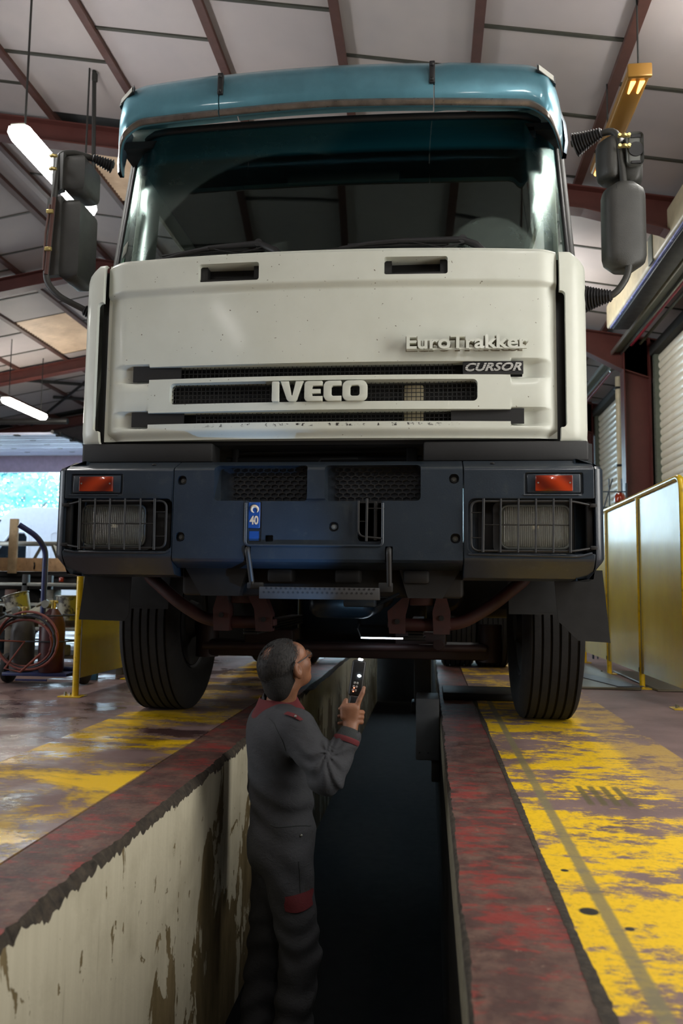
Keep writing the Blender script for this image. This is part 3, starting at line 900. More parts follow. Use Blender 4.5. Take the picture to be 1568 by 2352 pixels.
# stickers
M['sticker'] = mat('pale_sticker', C(178, 186, 168), .4); M['greenst'] = mat('green_sticker', C(92, 190, 140), .4)
ts = lambda x, z: (x, ws(x, z) - .004, z)
part('sticker', [([ts(-1.155, 2.50), ts(-1.10, 2.50), ts(-1.10, 2.575), ts(-1.155, 2.575)], [(0, 1, 2, 3)])], M['sticker'], smooth=0)
part('sticker', [([ts(-1.16, 2.405), ts(-1.11, 2.405), ts(-1.11, 2.475), ts(-1.16, 2.475)], [(0, 1, 2, 3)])], M['greenst'], smooth=0, label='green windscreen sticker')
card = part('permit_card', [rbox(.50, .655, .285, .288, 2.375, 2.445, .008, 2)], M['mirror'])
part('permit_card', [rbox(.662, .745, .283, .286, 2.385, 2.45, .006, 2)], M['mirror'])
tx = text('OA', 1, .02, .02, 0); g = fit(tx, .045, .02); part('permit_print', [([(p[0] + .69, .279 + p[1] * .01, p[2] + 2.392) for p in g[0]], g[1])], M['sticker'], card, smooth=0)

# ---- wipers
for s0, piv in ((0, (-.30, 2.30)), (1, (.72, 2.30))):
    px, pz = piv; yv = lambda x, z: ws(x, max(z, 2.34))
    if s0 == 0: arm = [(-.19, 2.30), (-.26, 2.395), (-.345, 2.44), (-.60, 2.428), (-.74, 2.40), (-.84, 2.375)]; bl = [(-1.06, 2.345), (-.84, 2.377), (-.60, 2.40), (-.32, 2.395)]
    else: arm = [(.80, 2.31), (.72, 2.40), (.655, 2.43), (.36, 2.43), (.20, 2.418), (.06, 2.395)]; bl = [(-.12, 2.365), (.10, 2.393), (.34, 2.40), (.58, 2.398)]
    pth = lambda q, o: [(x, yv(x, z) - o, z) for x, z in q]
    wp = part('wiper', [tube(pth(arm, .045), [.019, .020, .018, .013, .011, .009], 8), cyl((arm[2][0] - .0, yv(*arm[2]) - .06, arm[2][1]), (arm[2][0], yv(*arm[2]) - .02, arm[2][1]), .02, 10)], M['black'], smooth=50)
    B = pth(bl, .018); part('wiper_blade', [tube(B, .008, 6), tube([(p[0], p[1] - .012, p[2] + .012) for p in B[:]], .006, 6), tube([(B[1][0], B[1][1] - .02, B[1][2] + .018), (B[2][0], B[2][1] - .03, B[2][2] + .02)], .008, 6)], M['black'], wp, smooth=50)
    part('washer_hose', [tube(pth([(arm[2][0] + .02, 2.415), (arm[2][0] - .1, 2.385), (arm[2][0] - .2, 2.41), (arm[3][0], 2.43)], .05), .003, 6)], M['black'], wp, smooth=50)

# ---- roof visor in three pieces


def vis_curve(u):     # plan position along the visor, u in -1..1
    a = abs(u); x = math.copysign(min(a, 1) * 1.18, u)
    y = .10 + .05 * (x) ** 2 + (.26 * ((abs(x) - 1.05) / .13) ** 2.0 if abs(x) > 1.05 else 0)
    return x, y


def visor(u0, u1, lift, name, n=26):
    rows = []; lip = []
    for i in range(n + 1):
        u = u0 + (u1 - u0) * i / n; x, y = vis_curve(u); e = ss(abs(x), .96, 1.18)
        zb = 3.118 - .11 * e - .02 * abs(x); zt = 3.360 - .025 * (x ** 2) - .055 * e + lift * (ss(abs(x), .50, .60) if lift else 0) + (.008 if not lift else 0)
        nx_, ny_ = -.12 * math.copysign(1, x) * e, 1
        bulge = .035
        pr = [(.012, zb - .004), (0, zb), (-.008, zb + .015), (.0, zb + .028), (-.012, zb + .06), (-.010, zb + .14), (.015, zt - .05), (.05, zt - .012), (.10, zt), (.22, zt + .004), (.40, zt - .03)]
        rows.append([(x * (1 - .0 * d) - math.copysign(.16, x) * e * max(d, 0), y + d, z) for d, z in pr])
    v, f = grid(rows); o_ = len(v); vin = [(p[0], p[1] + .02, p[2] - (.006 if k % 11 > 7 else -.004)) for k, p in enumerate(v)]
    k = len(rows[0]); f2 = [tuple(i + o_ for i in q[::-1]) for q in f]
    for i in range(n): f2 += [(i * k, i * k + o_, (i + 1) * k + o_, (i + 1) * k)]
    for e_ in (0, n): f2 += [(e_ * k + j, e_ * k + j + 1, e_ * k + j + 1 + o_, e_ * k + j + o_) for j in range(k - 1)]
    me = mesh(name, [(v + vin, f + f2)], [M['visor'], M['visorlip']], smooth=50, fixn=False)
    for p in me.polygons:
        zz = min(me.vertices[i].co.z for i in p.vertices); zm = sum(me.vertices[i].co.z for i in p.vertices) / len(p.vertices)
    me.polygons.foreach_set('material_index', [1 if (q % (k - 1)) < 3 and q < len(f) else 0 for q in range(len(f) + len(f2))])
    bm = bmesh.new(); bm.from_mesh(me); bmesh.ops.recalc_face_normals(bm, faces=bm.faces); bm.to_mesh(me); bm.free(); me.shade_smooth(); me.set_sharp_from_angle(angle=math.radians(50))
    return part(name, me, None)


visor(-1.0, -.475, .012, 'sun_visor_end'); visor(-.470, .436, 0, 'sun_visor_middle'); visor(.441, 1.0, .012, 'sun_visor_end')
for s in (-1, 1):   # the ends curl down beside the glass
    path = [(s * 1.16, .445, 3.24), (s * 1.195, .47, 3.16), (s * 1.205, .47, 3.06), (s * 1.195, .46, 2.99)]
    rows = [[(p[0] - s * .012, p[1] - .05, p[2]), (p[0] + s * .006, p[1] - .03, p[2]), (p[0] + s * .01, p[1] + .06 * (1 - .25 * i), p[2]), (p[0] - s * .012, p[1] + .07 * (1 - .25 * i), p[2]), (p[0] - s * .02, p[1], p[2])] for i, p in enumerate(path)]
    part('sun_visor_tip', [grid(rows, True)], M['visorend'], smooth=60)
    x, y = vis_curve(s * .93)
    yy = lambda x_: vis_curve(x_ / 1.18)[1] - .012
    xa, xb = 1.015, 1.115
    z0, z1 = (3.255, 3.302)
    q = [(s * xa, yy(xa) - .004, z0 + .012), (s * xb, yy(xb) - .004, z0 - .018), (s * xb, yy(xb) + .008, z1 - .022), (s * xa, yy(xa) + .004, z1 + .004)]
    qb = [(p[0] + s * .004, p[1] + .03, p[2]) for p in q]
    hs = part('marker_lamp', [(q + qb, [(0, 1, 2, 3), (4, 7, 6, 5), (0, 4, 5, 1), (1, 5, 6, 2), (2, 6, 7, 3), (3, 7, 4, 0)])], M['black'], smooth=0)
    cx, cy, cz = [sum(p[i] for p in q) / 4 for i in range(3)]
    ql = [tuple(c_ + (a - c_) * .8 for a, c_ in zip(p, (cx, cy, cz))) for p in q]; ql = [(p[0], p[1] - .006, p[2]) for p in ql]
    part('marker_lens', [(ql + [(p[0], p[1] + .02, p[2]) for p in ql], [(0, 1, 2, 3), (4, 7, 6, 5), (0, 4, 5, 1), (1, 5, 6, 2), (2, 6, 7, 3), (3, 7, 4, 0)])], M['clearlens'], hs, smooth=0)
for x in (-.548, .508):
    y = vis_curve(x / 1.18)[1]
    c_ = part('visor_clip', [rbox(x - .014, x + .014, y - .026, y + .002, 3.20, 3.312, .004)], M['black'])
    part('clip_screw', [ball((x, y - .028, 3.215), .009, 8, 6), ball((x, y - .028, 3.292), .009, 8, 6)], M['dark'], c_)
part('antenna', [tube([(.735, .75, 3.30), (.715, .78, 3.54)], .005, 6), ball((.715, .78, 3.545), .009, 8, 6)], M['black'])

# ---- mirrors


def bellows(p0, p1, r0, r1, n=11):
    a, b = Vector(p0), Vector(p1); P = []; R_ = []
    for i in range(n * 4 + 1):
        t = i / (n * 4); P.append(a.lerp(b, t)); R_.append((r0 + (r1 - r0) * t ** .8) * (1 + .13 * (1 if i % 4 in (1, 2) else -1)))
    return tube(P, R_, 14)


def shell(cx, cy, z0, z1, w_, d, yaw, open_back=False, r=.07):
    """a mirror housing: rounded slab, w_ wide and d deep, standing at (cx, cy)"""
    rows = []
    nz_ = 14
    for i in range(nz_ + 1):
        t = i / nz_; z = z0 + (z1 - z0) * t; e = min(t, 1 - t) * (z1 - z0); k = 1 if e > r else math.sqrt(max(0, 1 - ((r - e) / r) ** 2)) * .45 + .55
        if i in (0, nz_): k = .5
        r_ = []
        for j in range(24):
            a = 2 * PI * j / 24; ca, sa = math.cos(a), math.sin(a); px_ = math.copysign(abs(ca) ** .55, ca) * w_ / 2; py_ = math.copysign(abs(sa) ** .8, sa) * d / 2
            px_ *= k; py_ *= (.6 + .4 * k); r_.append((px_, py_, z))
        rows.append(r_)
    v, f = grid(rows, True); n = 24; f += [tuple(range(n - 1, -1, -1)), tuple(range(nz_ * n, nz_ * n + n))]
    M_ = Matrix.Translation((cx, cy, 0)) @ Matrix.Rotation(yaw, 4, 'Z'); return xf((v, f), M_)


# right-hand mirror set (image right)
mR = part('mirror_arm', [tube(arcpath([(1.20, .29, 2.965), (1.40, .20, 2.985), (1.425, .19, 2.72), (1.445, .19, 2.25), (1.37, .21, 2.14), (1.23, .27, 2.165)], .06), .0165, 12)], M['mirror'], smooth=60)
part('arm_bellows', [bellows((1.215, .285, 2.955), (1.335, .22, 2.98), .056, .022)], M['black'], mR, smooth=30)
part('arm_bellows', [bellows((1.235, .265, 2.155), (1.365, .21, 2.15), .066, .024)], M['black'], mR, smooth=30)
part('mirror_housing', [shell(1.43, .235, 2.285, 2.705, .205, .15, .12)], M['mirror'], smooth=60)
part('housing_mark', [tube([(1.385, .162, 2.30), (1.385, .160, 2.69)], .0012, 4)], M['black'])
mh = part('wide_angle_mirror', [shell(1.385, .255, 2.735, 2.955, .135, .13, .5, r=.06), shell(1.475, .25, 2.715, 2.945, .11, .12, -.25, r=.06)], M['mirror'], smooth=60, label='small wide-angle mirror housing')
part('back_plate', [rbox(1.437, 1.517, .178, .186, 2.78, 2.945, .02, 3)], M['grey'], mh, label='grey openwork back plate')
part('adjuster', [cyl((1.483, .178, 2.862), (1.483, .172, 2.862), .036, 20), box(1.46, 1.505, .172, .178, 2.92, 2.935), box(1.46, 1.505, .172, .178, 2.79, 2.803)], M['black'], mh)
for z in (2.925, 2.872):
    part('clamp', [rbox(1.395, 1.455, .158, .17, z - .007, z + .007, .003), cyl((1.403, .150, z), (1.403, .17, z), .008, 8), cyl((1.447, .150, z), (1.447, .17, z), .008, 8), tube([(1.41, .16, z), (1.424, .15, z), (1.44, .16, z)], .007, 6)], M['brass'], mh, label='brass clamp')
# left-hand mirror set
mL = part('mirror_arm', [tube(arcpath([(-1.17, .30, 2.965), (-1.36, .24, 3.01), (-1.435, .22, 3.00), (-1.445, .20, 2.75), (-1.47, .20, 2.30), (-1.40, .21, 2.22), (-1.23, .27, 2.14)], .05), .0165, 12)], M['mirror'], smooth=60)
part('arm_bellows', [bellows((-1.175, .295, 2.955), (-1.27, .25, 2.985), .034, .02, 8)], M['black'], mL, smooth=30)
part('arm_bellows', [bellows((-1.235, .265, 2.14), (-1.28, .25, 2.16), .034, .024, 4)], M['black'], mL, smooth=30)
mh = part('mirror_housing', [rbox(-1.405, -1.30, .20, .42, 2.31, 2.75, .045, 4, 'xy'), prism([(-1.482, .205), (-1.40, .19), (-1.40, .23), (-1.475, .24)], 2.33, 2.75, 'z')], M['mirror'], smooth=50)
part('inner_tube', [tube([(-1.438, .185, 2.74), (-1.462, .185, 2.33)], .011, 8), tube([(-1.455, .18, 2.70), (-1.472, .18, 2.55), (-1.475, .18, 2.35)], .006, 6)], M['purlin'], mh)
for z in (2.66, 2.46): part('clamp', [rbox(-1.468, -1.432, .165, .18, z - .01, z + .01, .003)], M['brass'], mh, label='brass clamp')
mh = part('wide_angle_mirror', [rbox(-1.405, -1.285, .20, .40, 2.775, 2.995, .05, 4, 'xy'), prism([(-1.475, .23), (-1.40, .19), (-1.40, .23), (-1.47, .26)], 2.79, 2.99, 'z')], M['mirror'], smooth=50, label='small wide-angle mirror housing')
for z in (2.955, 2.885): part('clamp', [rbox(-1.46, -1.42, .155, .17, z - .007, z + .007, .003), tube([(-1.452, .16, z), (-1.44, .147, z), (-1.428, .16, z)], .006, 6)], M['brass'], mh, label='brass clamp')

# ---- dark band between hood and bumper
part('lower_valance', [rbox(-1.212, -.55, .15, .30, 1.345, 1.44, .012), rbox(-1.215, -1.20, .16, 1.2, 1.345, 1.44, .004)], M['trimblack'])
part('lower_valance', [rbox(.47, 1.235, .15, .30, 1.345, 1.44, .012), prism([(1.20, .16), (1.262, .22), (1.262, .9), (1.2, .9)], 1.345, 1.435, 'z')], M['trimblack'])
part('radiator', [box(-.52, .46, .60, .62, 1.0, 1.47)], M['soot'], smooth=0)
part('radiator_fins', [box(-.45, .37, .575, .60, 1.36 + k * .018, 1.366 + k * .018) for k in range(7)], M['dark'], smooth=0)
part('cooler_pipe', [tube([(-.53, .35, 1.385), (.46, .35, 1.39)], .016, 10), tube([(-.05, .25, 1.35), (-.03, .24, 1.372), (.15, .24, 1.375)], .005, 6), tube([(-.5, .4, 1.43), (.45, .4, 1.44)], .01, 8)], M['dark'], smooth=60)
part('pipe_bracket', [rbox(.385, .44, .33, .37, 1.36, 1.46, .006), rbox(-.5, -.47, .33, .37, 1.36, 1.46, .006)], M['dark'])

# ---- bumper
prof_c = [(.0, .872), (.0, 1.283), (.010, 1.296), (.11, 1.338), (.20, 1.338), (.20, .83), (.10, .83), (.012, .858)]
prof_e = [(.0, .885), (.0, 1.283), (.010, 1.296), (.11, 1.338), (.20, 1.338), (.20, .785), (.07, .795), (.008, .868)]
bc = part('bumper', [prism(prof_c, -.690, .648, 'x')], M['bumper'])
cut(bc, [rr_prism(-.499, -.061, 1.140, 1.311, .02, -.05, .13), rr_prism(.020, .459, 1.140, 1.311, .02, -.05, .13),
         rr_prism(-.342, .286, .938, 1.150, .012, -.05, .016), rr_prism(-.346, -.318, .86, .932, .004, -.05, .09), rr_prism(.300, .334, .86, .932, .004, -.05, .09),
         rr_prism(-.336, -.274, .950, 1.15, .010, -.05, .022), rr_prism(.172, .282, .955, 1.148, .02, .0, .10), rr_prism(-.256, -.218, .952, .982, .004, -.05, .06)]
    + [rr_prism(x - .022, x + .022, z - .022, z + .022, .018, -.05, .035) for x, z in ((-.653, 1.236), (-.655, .971), (.609, 1.240), (.615, .970), (.063, 1.022))], bevel=.0045, seg=2)
for x, z in ((-.653, 1.236), (-.655, .971), (.609, 1.240), (.615, .970), (.063, 1.022)):
    part('bolt', [cyl((x, .036, z), (x, .026, z), .013, 14), cyl((x, .028, z), (x, .020, z), .0085, 6)], M['grey'], bc)
# a raised lip round the lower edge of the number-plate recess
part('bumper_lip', [tube(arcpath([(-.344, -.002, 1.13), (-.344, -.002, .934), (.288, -.002, .934), (.288, -.002, 1.13)], .02), .0065, 8)], M['bumper'], bc, smooth=60)


def honeycomb(x0, x1, z0, z1, y, s=.0215, t=.0035):
    bm = bmesh.new(); w_ = s * math.sqrt(3); r = 0; z = z0
    while z < z1:
        x = x0 + (w_ / 2 if r % 2 else 0)
        while x < x1:
            o = [bm.verts.new((x + s * math.sin(k * PI / 3), y, z + s * .62 * math.cos(k * PI / 3))) for k in range(6)]
            i_ = [bm.verts.new((x + (s - t) * math.sin(k * PI / 3), y, z + (s - t) * .60 * math.cos(k * PI / 3))) for k in range(6)]
            ib = [bm.verts.new((x + (s - t) * math.sin(k * PI / 3), y + .012, z + (s - t) * .60 * math.cos(k * PI / 3))) for k in range(6)]
            for k in range(6):
                j = (k + 1) % 6; bm.faces.new((o[k], o[j], i_[j], i_[k])); bm.faces.new((i_[k], i_[j], ib[j], ib[k]))
            x += w_
        z += s * .93; r += 1
    bm.verts.index_update(); g = [tuple(p.co) for p in bm.verts], [tuple(q.index for q in f_.verts) for f_ in bm.faces]; bm.free(); return g


M['honey'] = mat('black_honeycomb', C(38, 38, 38), .45)
part('honeycomb_grille', [honeycomb(-.42, -.07, 1.14, 1.32, .118)], M['honey'], bc, smooth=0); part('honeycomb_grille', [honeycomb(.075, .45, 1.14, 1.32, .118)], M['honey'], bc, smooth=0)
# blue plate
M['blueplate'] = mat('blue_plate', C(28, 70, 132), .35, var=.1)
bp = part('plate_end', [rbox(-.338, -.281, .016, .021, 1.014, 1.135, .003, 1)], M['blueplate'], bc)
tx = text('40', 1, .02, .035); g = fit(tx, .042, .042); M['plateprint'] = mat('plate_print', C(214, 190, 160), .5)
part('plate_print', [([(p[0] - .330, .0145 + p[1] * .02, p[2] + 1.030) for p in g[0]], g[1])], M['plateprint'], bp, smooth=0)
rg = [(-.308 + .017 * math.cos(a) * (1 - .05 * a), .0145, 1.100 + .017 * math.sin(a) * (1 - .05 * a)) for a in np.linspace(-.8, 4.6, 20)]
part('plate_emblem', [tube(rg, [.002 + .006 * math.sin(PI * i / 19) for i in range(20)], 6)], M['plateprint'], bp, smooth=60)
part('plate_corner', [box(-.332, -.286, .02, .0225, .956, 1.0)], M['blueplate'], bc, smooth=0)
# opened guard bars in the right part of the recess
part('recess_bars', [tube(arcpath([(.178, -.004, 1.14), (.178, -.004, .978), (.282, -.004, .968)], .03), .005, 8), tube([(.217, -.006, 1.15), (.215, -.006, .955)], .006, 8), tube([(.218, -.004, 1.105), (.296, -.004, 1.104)], .003, 6), tube([(.178, -.004, 1.045), (.215, -.004, 1.045)], .003, 6)], M['dark'], bc, smooth=60)
part('recess_backing', [box(.17, .29, .10, .104, .95, 1.15), rbox(.246, .262, .02, .1, .96, 1.14, .004)], M['dark'], bc, smooth=0)

for s in (-1, 1):
    x0, x1 = (-1.222, -.694) if s < 0 else (.652, 1.226)
    be = part('bumper_end', [prism(prof_e, x0, x1, 'x')], M['bumper'])
    lx0, lx1 = (-1.236, -.700) if s < 0 else (.672, 1.236)
    ax = (-1.155, -.98) if s < 0 else (.962, 1.137)
    cs = [rr_prism(lx0 - (.05 if s < 0 else 0), lx1 + (.05 if s > 0 else 0), .905, 1.150, .028, -.05, .135), rr_prism(ax[0] - .04, ax[1] + .04, 1.168, 1.266, .008, -.05, .012)]
    cut(be, cs, bevel=.0045, seg=2)
    # rounded cap at the very end
    pl = [(0, .0), (.016, .003), (.032, .014), (.040, .034), (.042, .07), (.042, .55)]
    nn = [(0, 1), (-.35, .94), (-.75, .66), (-.97, .25), (-1, 0), (-1, 0)]
    x_e = x0 if s < 0 else x1; rows = []
    for (dx, dy), (ax_, ay_) in zip(pl, nn):
        rows.append([(x_e + s * (dx + .003 + ax_ * min(py, .12) * (1 if dx > 0 else 0)), dy + (ay_ * min(py, .12) if dx > 0 else py), pz) for py, pz in prof_e])
    cap = part('bumper_cap', [grid(rows, True), (rows[0], [tuple(range(8))]), (rows[-1], [tuple(range(8))])], M['bumper'], be, smooth=35)
    # indicator
    ind = part('indicator', [rbox(ax[0] - .03, ax[1] + .03, .002, .012, 1.176, 1.262, .006)], M['bumper'], label='amber front indicator')
    part('indicator_lens', [rbox(ax[0] + .006, ax[1] - .006, -.012, .006, 1.183, 1.254, .004, 2)], M['amber'], ind, label='amber lens')
    part('lens_screw', [cyl((ax[0] + .018, -.013, 1.22), (ax[0] + .018, -.009, 1.22), .004, 8), cyl((ax[1] - .018, -.013, 1.22), (ax[1] - .018, -.009, 1.22), .004, 8)], M['galv'], ind)
    part('bumper_lip', [tube([(ax[0] - .045, -.001, 1.166), (ax[1] + .02, -.001, 1.166)], .004, 6), tube(arcpath([(x0 + .01, -.001, .905), (x0 + .06, -.001, .897), (x1 - .03, -.001, .897), (x1 - .008, -.001, .91)] if s < 0 else [(x0 + .02, -.001, .90), (x1 - .07, -.001, .893), (x1 - .015, -.001, .908)], .02), .006, 8)], M['bumper'], be, smooth=60)
    # headlamp
    hx0, hx1 = (-1.16, -.852) if s < 0 else (.823, 1.127)
    hd = part('headlamp', [rbox(lx0 + .05, lx1 - .04, .125, .14, .905, 1.15, .004), rr_prism(hx0 - .035, hx1 + .035, .912, 1.145, .03, .085, .13)], M['black'])
    rows = []
    for i in range(9):
        t = i / 8; sc_ = 1 - .55 * t ** 1.6; cx, cz = (hx0 + hx1) / 2, 1.029
        rows.append([(cx + (p[0] - cx) * sc_, .083 + .045 * math.sin(t * PI / 2), cz + (p[1] - cz) * sc_) for p in rrect(hx0 + .008, hx1 - .008, .940, 1.118, .028, 4)])
    v, f = grid(rows, True); n = len(rows[0]); f.append(tuple(range(8 * n, 9 * n)))
    part('reflector', [(v, f)], M['chrome'], hd, smooth=60)
    part('bulb', [ball(((hx0 + hx1) / 2, .095, 1.03), .016, 12, 8), ball(((hx0 + hx1) / 2 - .05, .10, 1.0), .010, 10, 6)], M['cream'], hd)
    part('bezel', [tube([(p[0], .078, p[1]) for p in rrect(hx0, hx1, .932, 1.126, .032, 5)], .007, 6, closed=True)], M['grey'], hd, smooth=60)
    lr = []
    for k, (dy, sc_) in enumerate(((0, 1), (-.010, .985), (-.016, .93), (-.019, .6), (-.02, .0))):
        cx, cz = (hx0 + hx1) / 2, 1.029; lr.append([(cx + (p[0] - cx) * sc_, .078 + dy, cz + (p[1] - cz) * sc_) for p in rrect(hx0 + .004, hx1 - .004, .936, 1.122, .030, 4)])
    bk = [[(p[0], .078, p[2]) for p in lr[0]], [((hx0 + hx1) / 2, .078, 1.029)] * len(lr[0])]
    part('headlamp_glass', [grid(lr, True), grid(bk[::-1], True)], M['lens'], hd, smooth=60)
    part('housing_post', [rbox(*((-1.232, -1.20) if s < 0 else (1.195, 1.222)), .03, .06, .915, 1.14, .006)], M['trimblack'], hd)
    # wire guard
    gx0, gx1 = (-1.205, -.716) if s < 0 else (.684, 1.21)
    bx = [-1.134, -1.06, -.987, -.915, -.84, -.772] if s < 0 else [.739, .815, .892, .968, 1.044, 1.118]
    yg = -.02
    if s < 0: loop = arcpath([(-1.235, .02, 1.118), (-1.13, yg, 1.136), (-.716, yg, 1.136), (-.716, yg, .918), (-1.13, yg, .918), (-1.235, .02, .935)], .035)
    else: loop = arcpath([(1.235, .02, 1.118), (1.125, yg, 1.136), (.684, yg, 1.136), (.684, yg, .915), (1.125, yg, .915), (1.235, .02, .935)], .035)
    gd = part('headlamp_guard', [tube(loop, .0052, 8)], M['dark'], smooth=60)
    for k, x in enumerate(bx): part('guard_bar', [tube([(x, yg - .006, 1.147), (x - .004 * s, yg - .006, .908)], .0062 if k in (0, 5) else .0042, 8)], M['dark'], gd, smooth=60)
    part('guard_rail', [tube([(bx[0], yg - .004, 1.03), (bx[5], yg - .004, 1.03)], .003, 6)] + [tube([(bx[5] if s < 0 else gx0, yg - .002, z), (-.716 if s < 0 else bx[0], yg - .002, z)], .003, 6) for z in (1.085, .972)], M['dark'], gd, smooth=60)
    part('guard_foot', [rbox(*((-1.236, -1.20) if s < 0 else (1.205, 1.238)), .0, .022, z - .009, z + .009, .004) for z in (1.120, .932)], M['dark'], gd)
part('bumper_stud', [ball((x, .06, 1.318), .012, 10, 6, (1, 1, .6)) for x in (-.81, .785)], M['dark'])

# ---- hanging step
sp_ = part('folding_step', [tube(arcpath([(x, .05, .93), (x, -.012, .915), (x + dx * .4, .0, .86), (x + dx, .02, .755)], .02), .0125, 10) for x, dx in ((-.333, .02), (.317, .002))], M['dark'], smooth=60)
part('step_hinge', [rbox(-.335, -.26, .01, .04, .735, .765, .006), rbox(.27, .335, .01, .04, .725, .77, .006)], M['dark'], sp_)
tread = part('tread', [rbox(-.268, .277, -.035, .035, .690, .745, .004)], M['grey'], sp_)
M['tread'] = mat('grey_tread', C(54, 54, 55), .5); tread.data.materials[0] = M['tread']
part('tread_hole', [cyl((-.245 + i * .0222 + (.011 if r else 0), -.0365, .738 - .018 * (1 - r)), (-.245 + i * .0222 + (.011 if r else 0), -.034, .738 - .018 * (1 - r)), .005, 8) for r in (0, 1) for i in range(23)], M['black'], sp_)

# ---- underneath: cross member, red spring hangers, axle, sump, chassis
part('cross_member', [rbox(-.70, .66, .20, .32, .70, .86, .02, 2), prism([(-.66, .83), (-.58, .70), (-.40, .70), (-.36, .83)], .12, .25, 'y'), prism([(.64, .83), (.56, .70), (.40, .70), (.36, .83)], .12, .25, 'y')], M['axle'])
part('tow_bracket', [rbox(x - .06, x + .06, .1, .24, .765, .83, .015) for x in (-.20, .12, .44)], M['axle'])
for s in (-1, 1):
    part('stabiliser_bar', [tube(arcpath([(s * 1.0, .55, .86), (s * .98, .52, .80), (s * .80, .50, .655), (s * .66, .50, .575), (s * .55, .50, .563), (s * .30, .50, .563)], .10), .033, 12)], M['redarm'], smooth=60)
    hb = part('spring_hanger', [prism([(s * .56 - .04, .52), (s * .56 + .04, .52), (s * .56 + .045, .63), (s * .56 + .02, .72), (s * .56 - .02, .72), (s * .56 - .045, .63)], .44, .53, 'y'),
                                prism([(s * .34 - .04, .52), (s * .34 + .04, .52), (s * .34 + .04, .61), (s * .38 + .03, .73), (s * .42 - .02, .73), (s * .34 - .05, .63)], .44, .53, 'y'),
                                rbox(s * .46 - .06, s * .46 + .06, .46, .52, .66, .72, .008), rbox(s * .45 - .16, s * .45 + .16, .47, .56, .545, .582, .008)], M['redarm'])
    part('hanger_bolt', [cyl((s * .56, .43, .60), (s * .56, .445, .60), .014, 6), cyl((s * .34, .43, .58), (s * .34, .445, .58), .014, 6)], M['axle'], hb)
    part('leaf_spring', [rbox(s * .43 - .04, s * .43 + .04, .55, 2.1, .545 + .0 * k - .016 * k, .558 - .016 * k, .003, 1) for k in range(4)], M['axle'])
    part('chassis_rail', [box(s * .40 - .035, s * .40 + .035, .32, 5.9, .70, .95)], M['darkred'], smooth=0)
part('underrun_bar', [rbox(-1.2, 1.2, 5.78, 5.88, .26, .46, .02)], M['axle'])
part('front_axle', [rbox(-.84, .86, 1.22, 1.36, .33, .43, .02, 2), rbox(-.60, -.30, 1.15, 1.4, .40, .50, .02), rbox(.30, .60, 1.15, 1.4, .40, .50, .02), cyl((-.86, 1.29, .54), (-.86, 1.29, .32), .07, 14), cyl((.86, 1.29, .54), (.86, 1.29, .32), .07, 14)], M['darkred'])
part('track_rod', [tube([(-.82, 1.05, .40), (.82, 1.05, .415)], .022, 10), tube([(.55, .9, .44), (.58, 1.3, .40)], .03, 10)], M['darkred'], smooth=60)
M['sump'] = mat('blue_grey_sump', C(38, 46, 54), .35, metal=.4, var=.2)
part('engine', [rbox(-.36, .36, .75, 2.1, .72, 1.42, .05, 2), cyl((.0, .72, 1.05), (.0, .60, 1.05), .22, 20)], M['axle'])
part('oil_sump', [rbox(-.14, .22, .58, 1.5, .585, .74, .07, 4)], M['sump'])
part('transfer_case', [rbox(-.58, .48, 3.0, 3.5, .29, .95, .06, 3)], M['axle']); part('gearbox', [rbox(-.22, .22, 2.1, 3.0, .60, 1.1, .08, 3)], M['axle']); part('drive_shaft', [tube([(0, 3.0, .75), (0, 5.0, .60)], .06, 12)], M['axle'], smooth=60)
part('air_tank', [lathe([(0, -.45), (.10, -.45), (.13, -.40), (.13, .40), (.10, .45), (0, .45)], (.62, 2.6, .72), 'y', 20)], M['axle']); part('fuel_tank', [rbox(.62, 1.2, 2.2, 3.3, .55, 1.1, .08, 3), rbox(-1.2, -.56, 2.2, 3.0, .30, 1.1, .08, 3)], M['axle'])
part('pipe_clamp', [tube([(.18, .25, .67), (.24, .22, .66), (.36, .20, .72)], .008, 8), rbox(.10, .25, .12, .24, .655, .70, .01), tube([(.34, .3, .70), (.36, .28, .76)], .006, 6)], M['sump'])

# ---- wheels


def tyre_mesh():
    R_, W_ = .545, .165; pr = []
    pr += [(.30, -W_ * .80), (.40, -W_ * .98), (.47, -W_), (.515, -W_ * .93)]
    gx = [-.118, -.070, -.023, .023, .070, .118]
    pr.append((R_ - .006, -W_ * .82))
    for g_ in gx: pr += [(R_, g_ - .007), (R_ - .013, g_ - .004), (R_ - .013, g_ + .004), (R_, g_ + .007)]
    pr += [(R_ - .006, W_ * .82), (.515, W_ * .93), (.47, W_), (.40, W_ * .98), (.30, W_ * .80)]
    return lathe(pr, (0, 0, 0), 'x', 72)


M['rubber2'] = mat('dusty_tyre_tread', C(15, 14, 14), .85, bump=.3, bscale=120, var=.3, vscale=14)
tm = mesh('tyre', [tyre_mesh()], M['rubber2'], smooth=35)
rim = lathe([(.30, -.14), (.285, -.13), (.28, -.02), (.25, .02), (.16, .03), (.14, .08), (.0, .085)], (0, 0, 0), 'x', 36)
rm = mesh('rim', [rim, lathe([(.28, -.13), (.12, -.11), (.10, -.16), (0, -.16)], (0, 0, 0), 'x', 24)], M['axle'], smooth=35)
M['hub'] = M['redarm']
for x, y, rz in ((-1.09, 1.33, 0), (1.17, 1.33, .0)):
    wt = bpy.data.objects.new('front_wheel', None); COL.objects.link(wt); wt.parent = truck; wt.location = (x, y, .543); wt.rotation_euler = (0, 0, rz)
    instance(tm, 'tyre', wt); r_ = instance(rm, 'rim', wt); r_.rotation_euler = (0, 0, PI if x < 0 else 0)
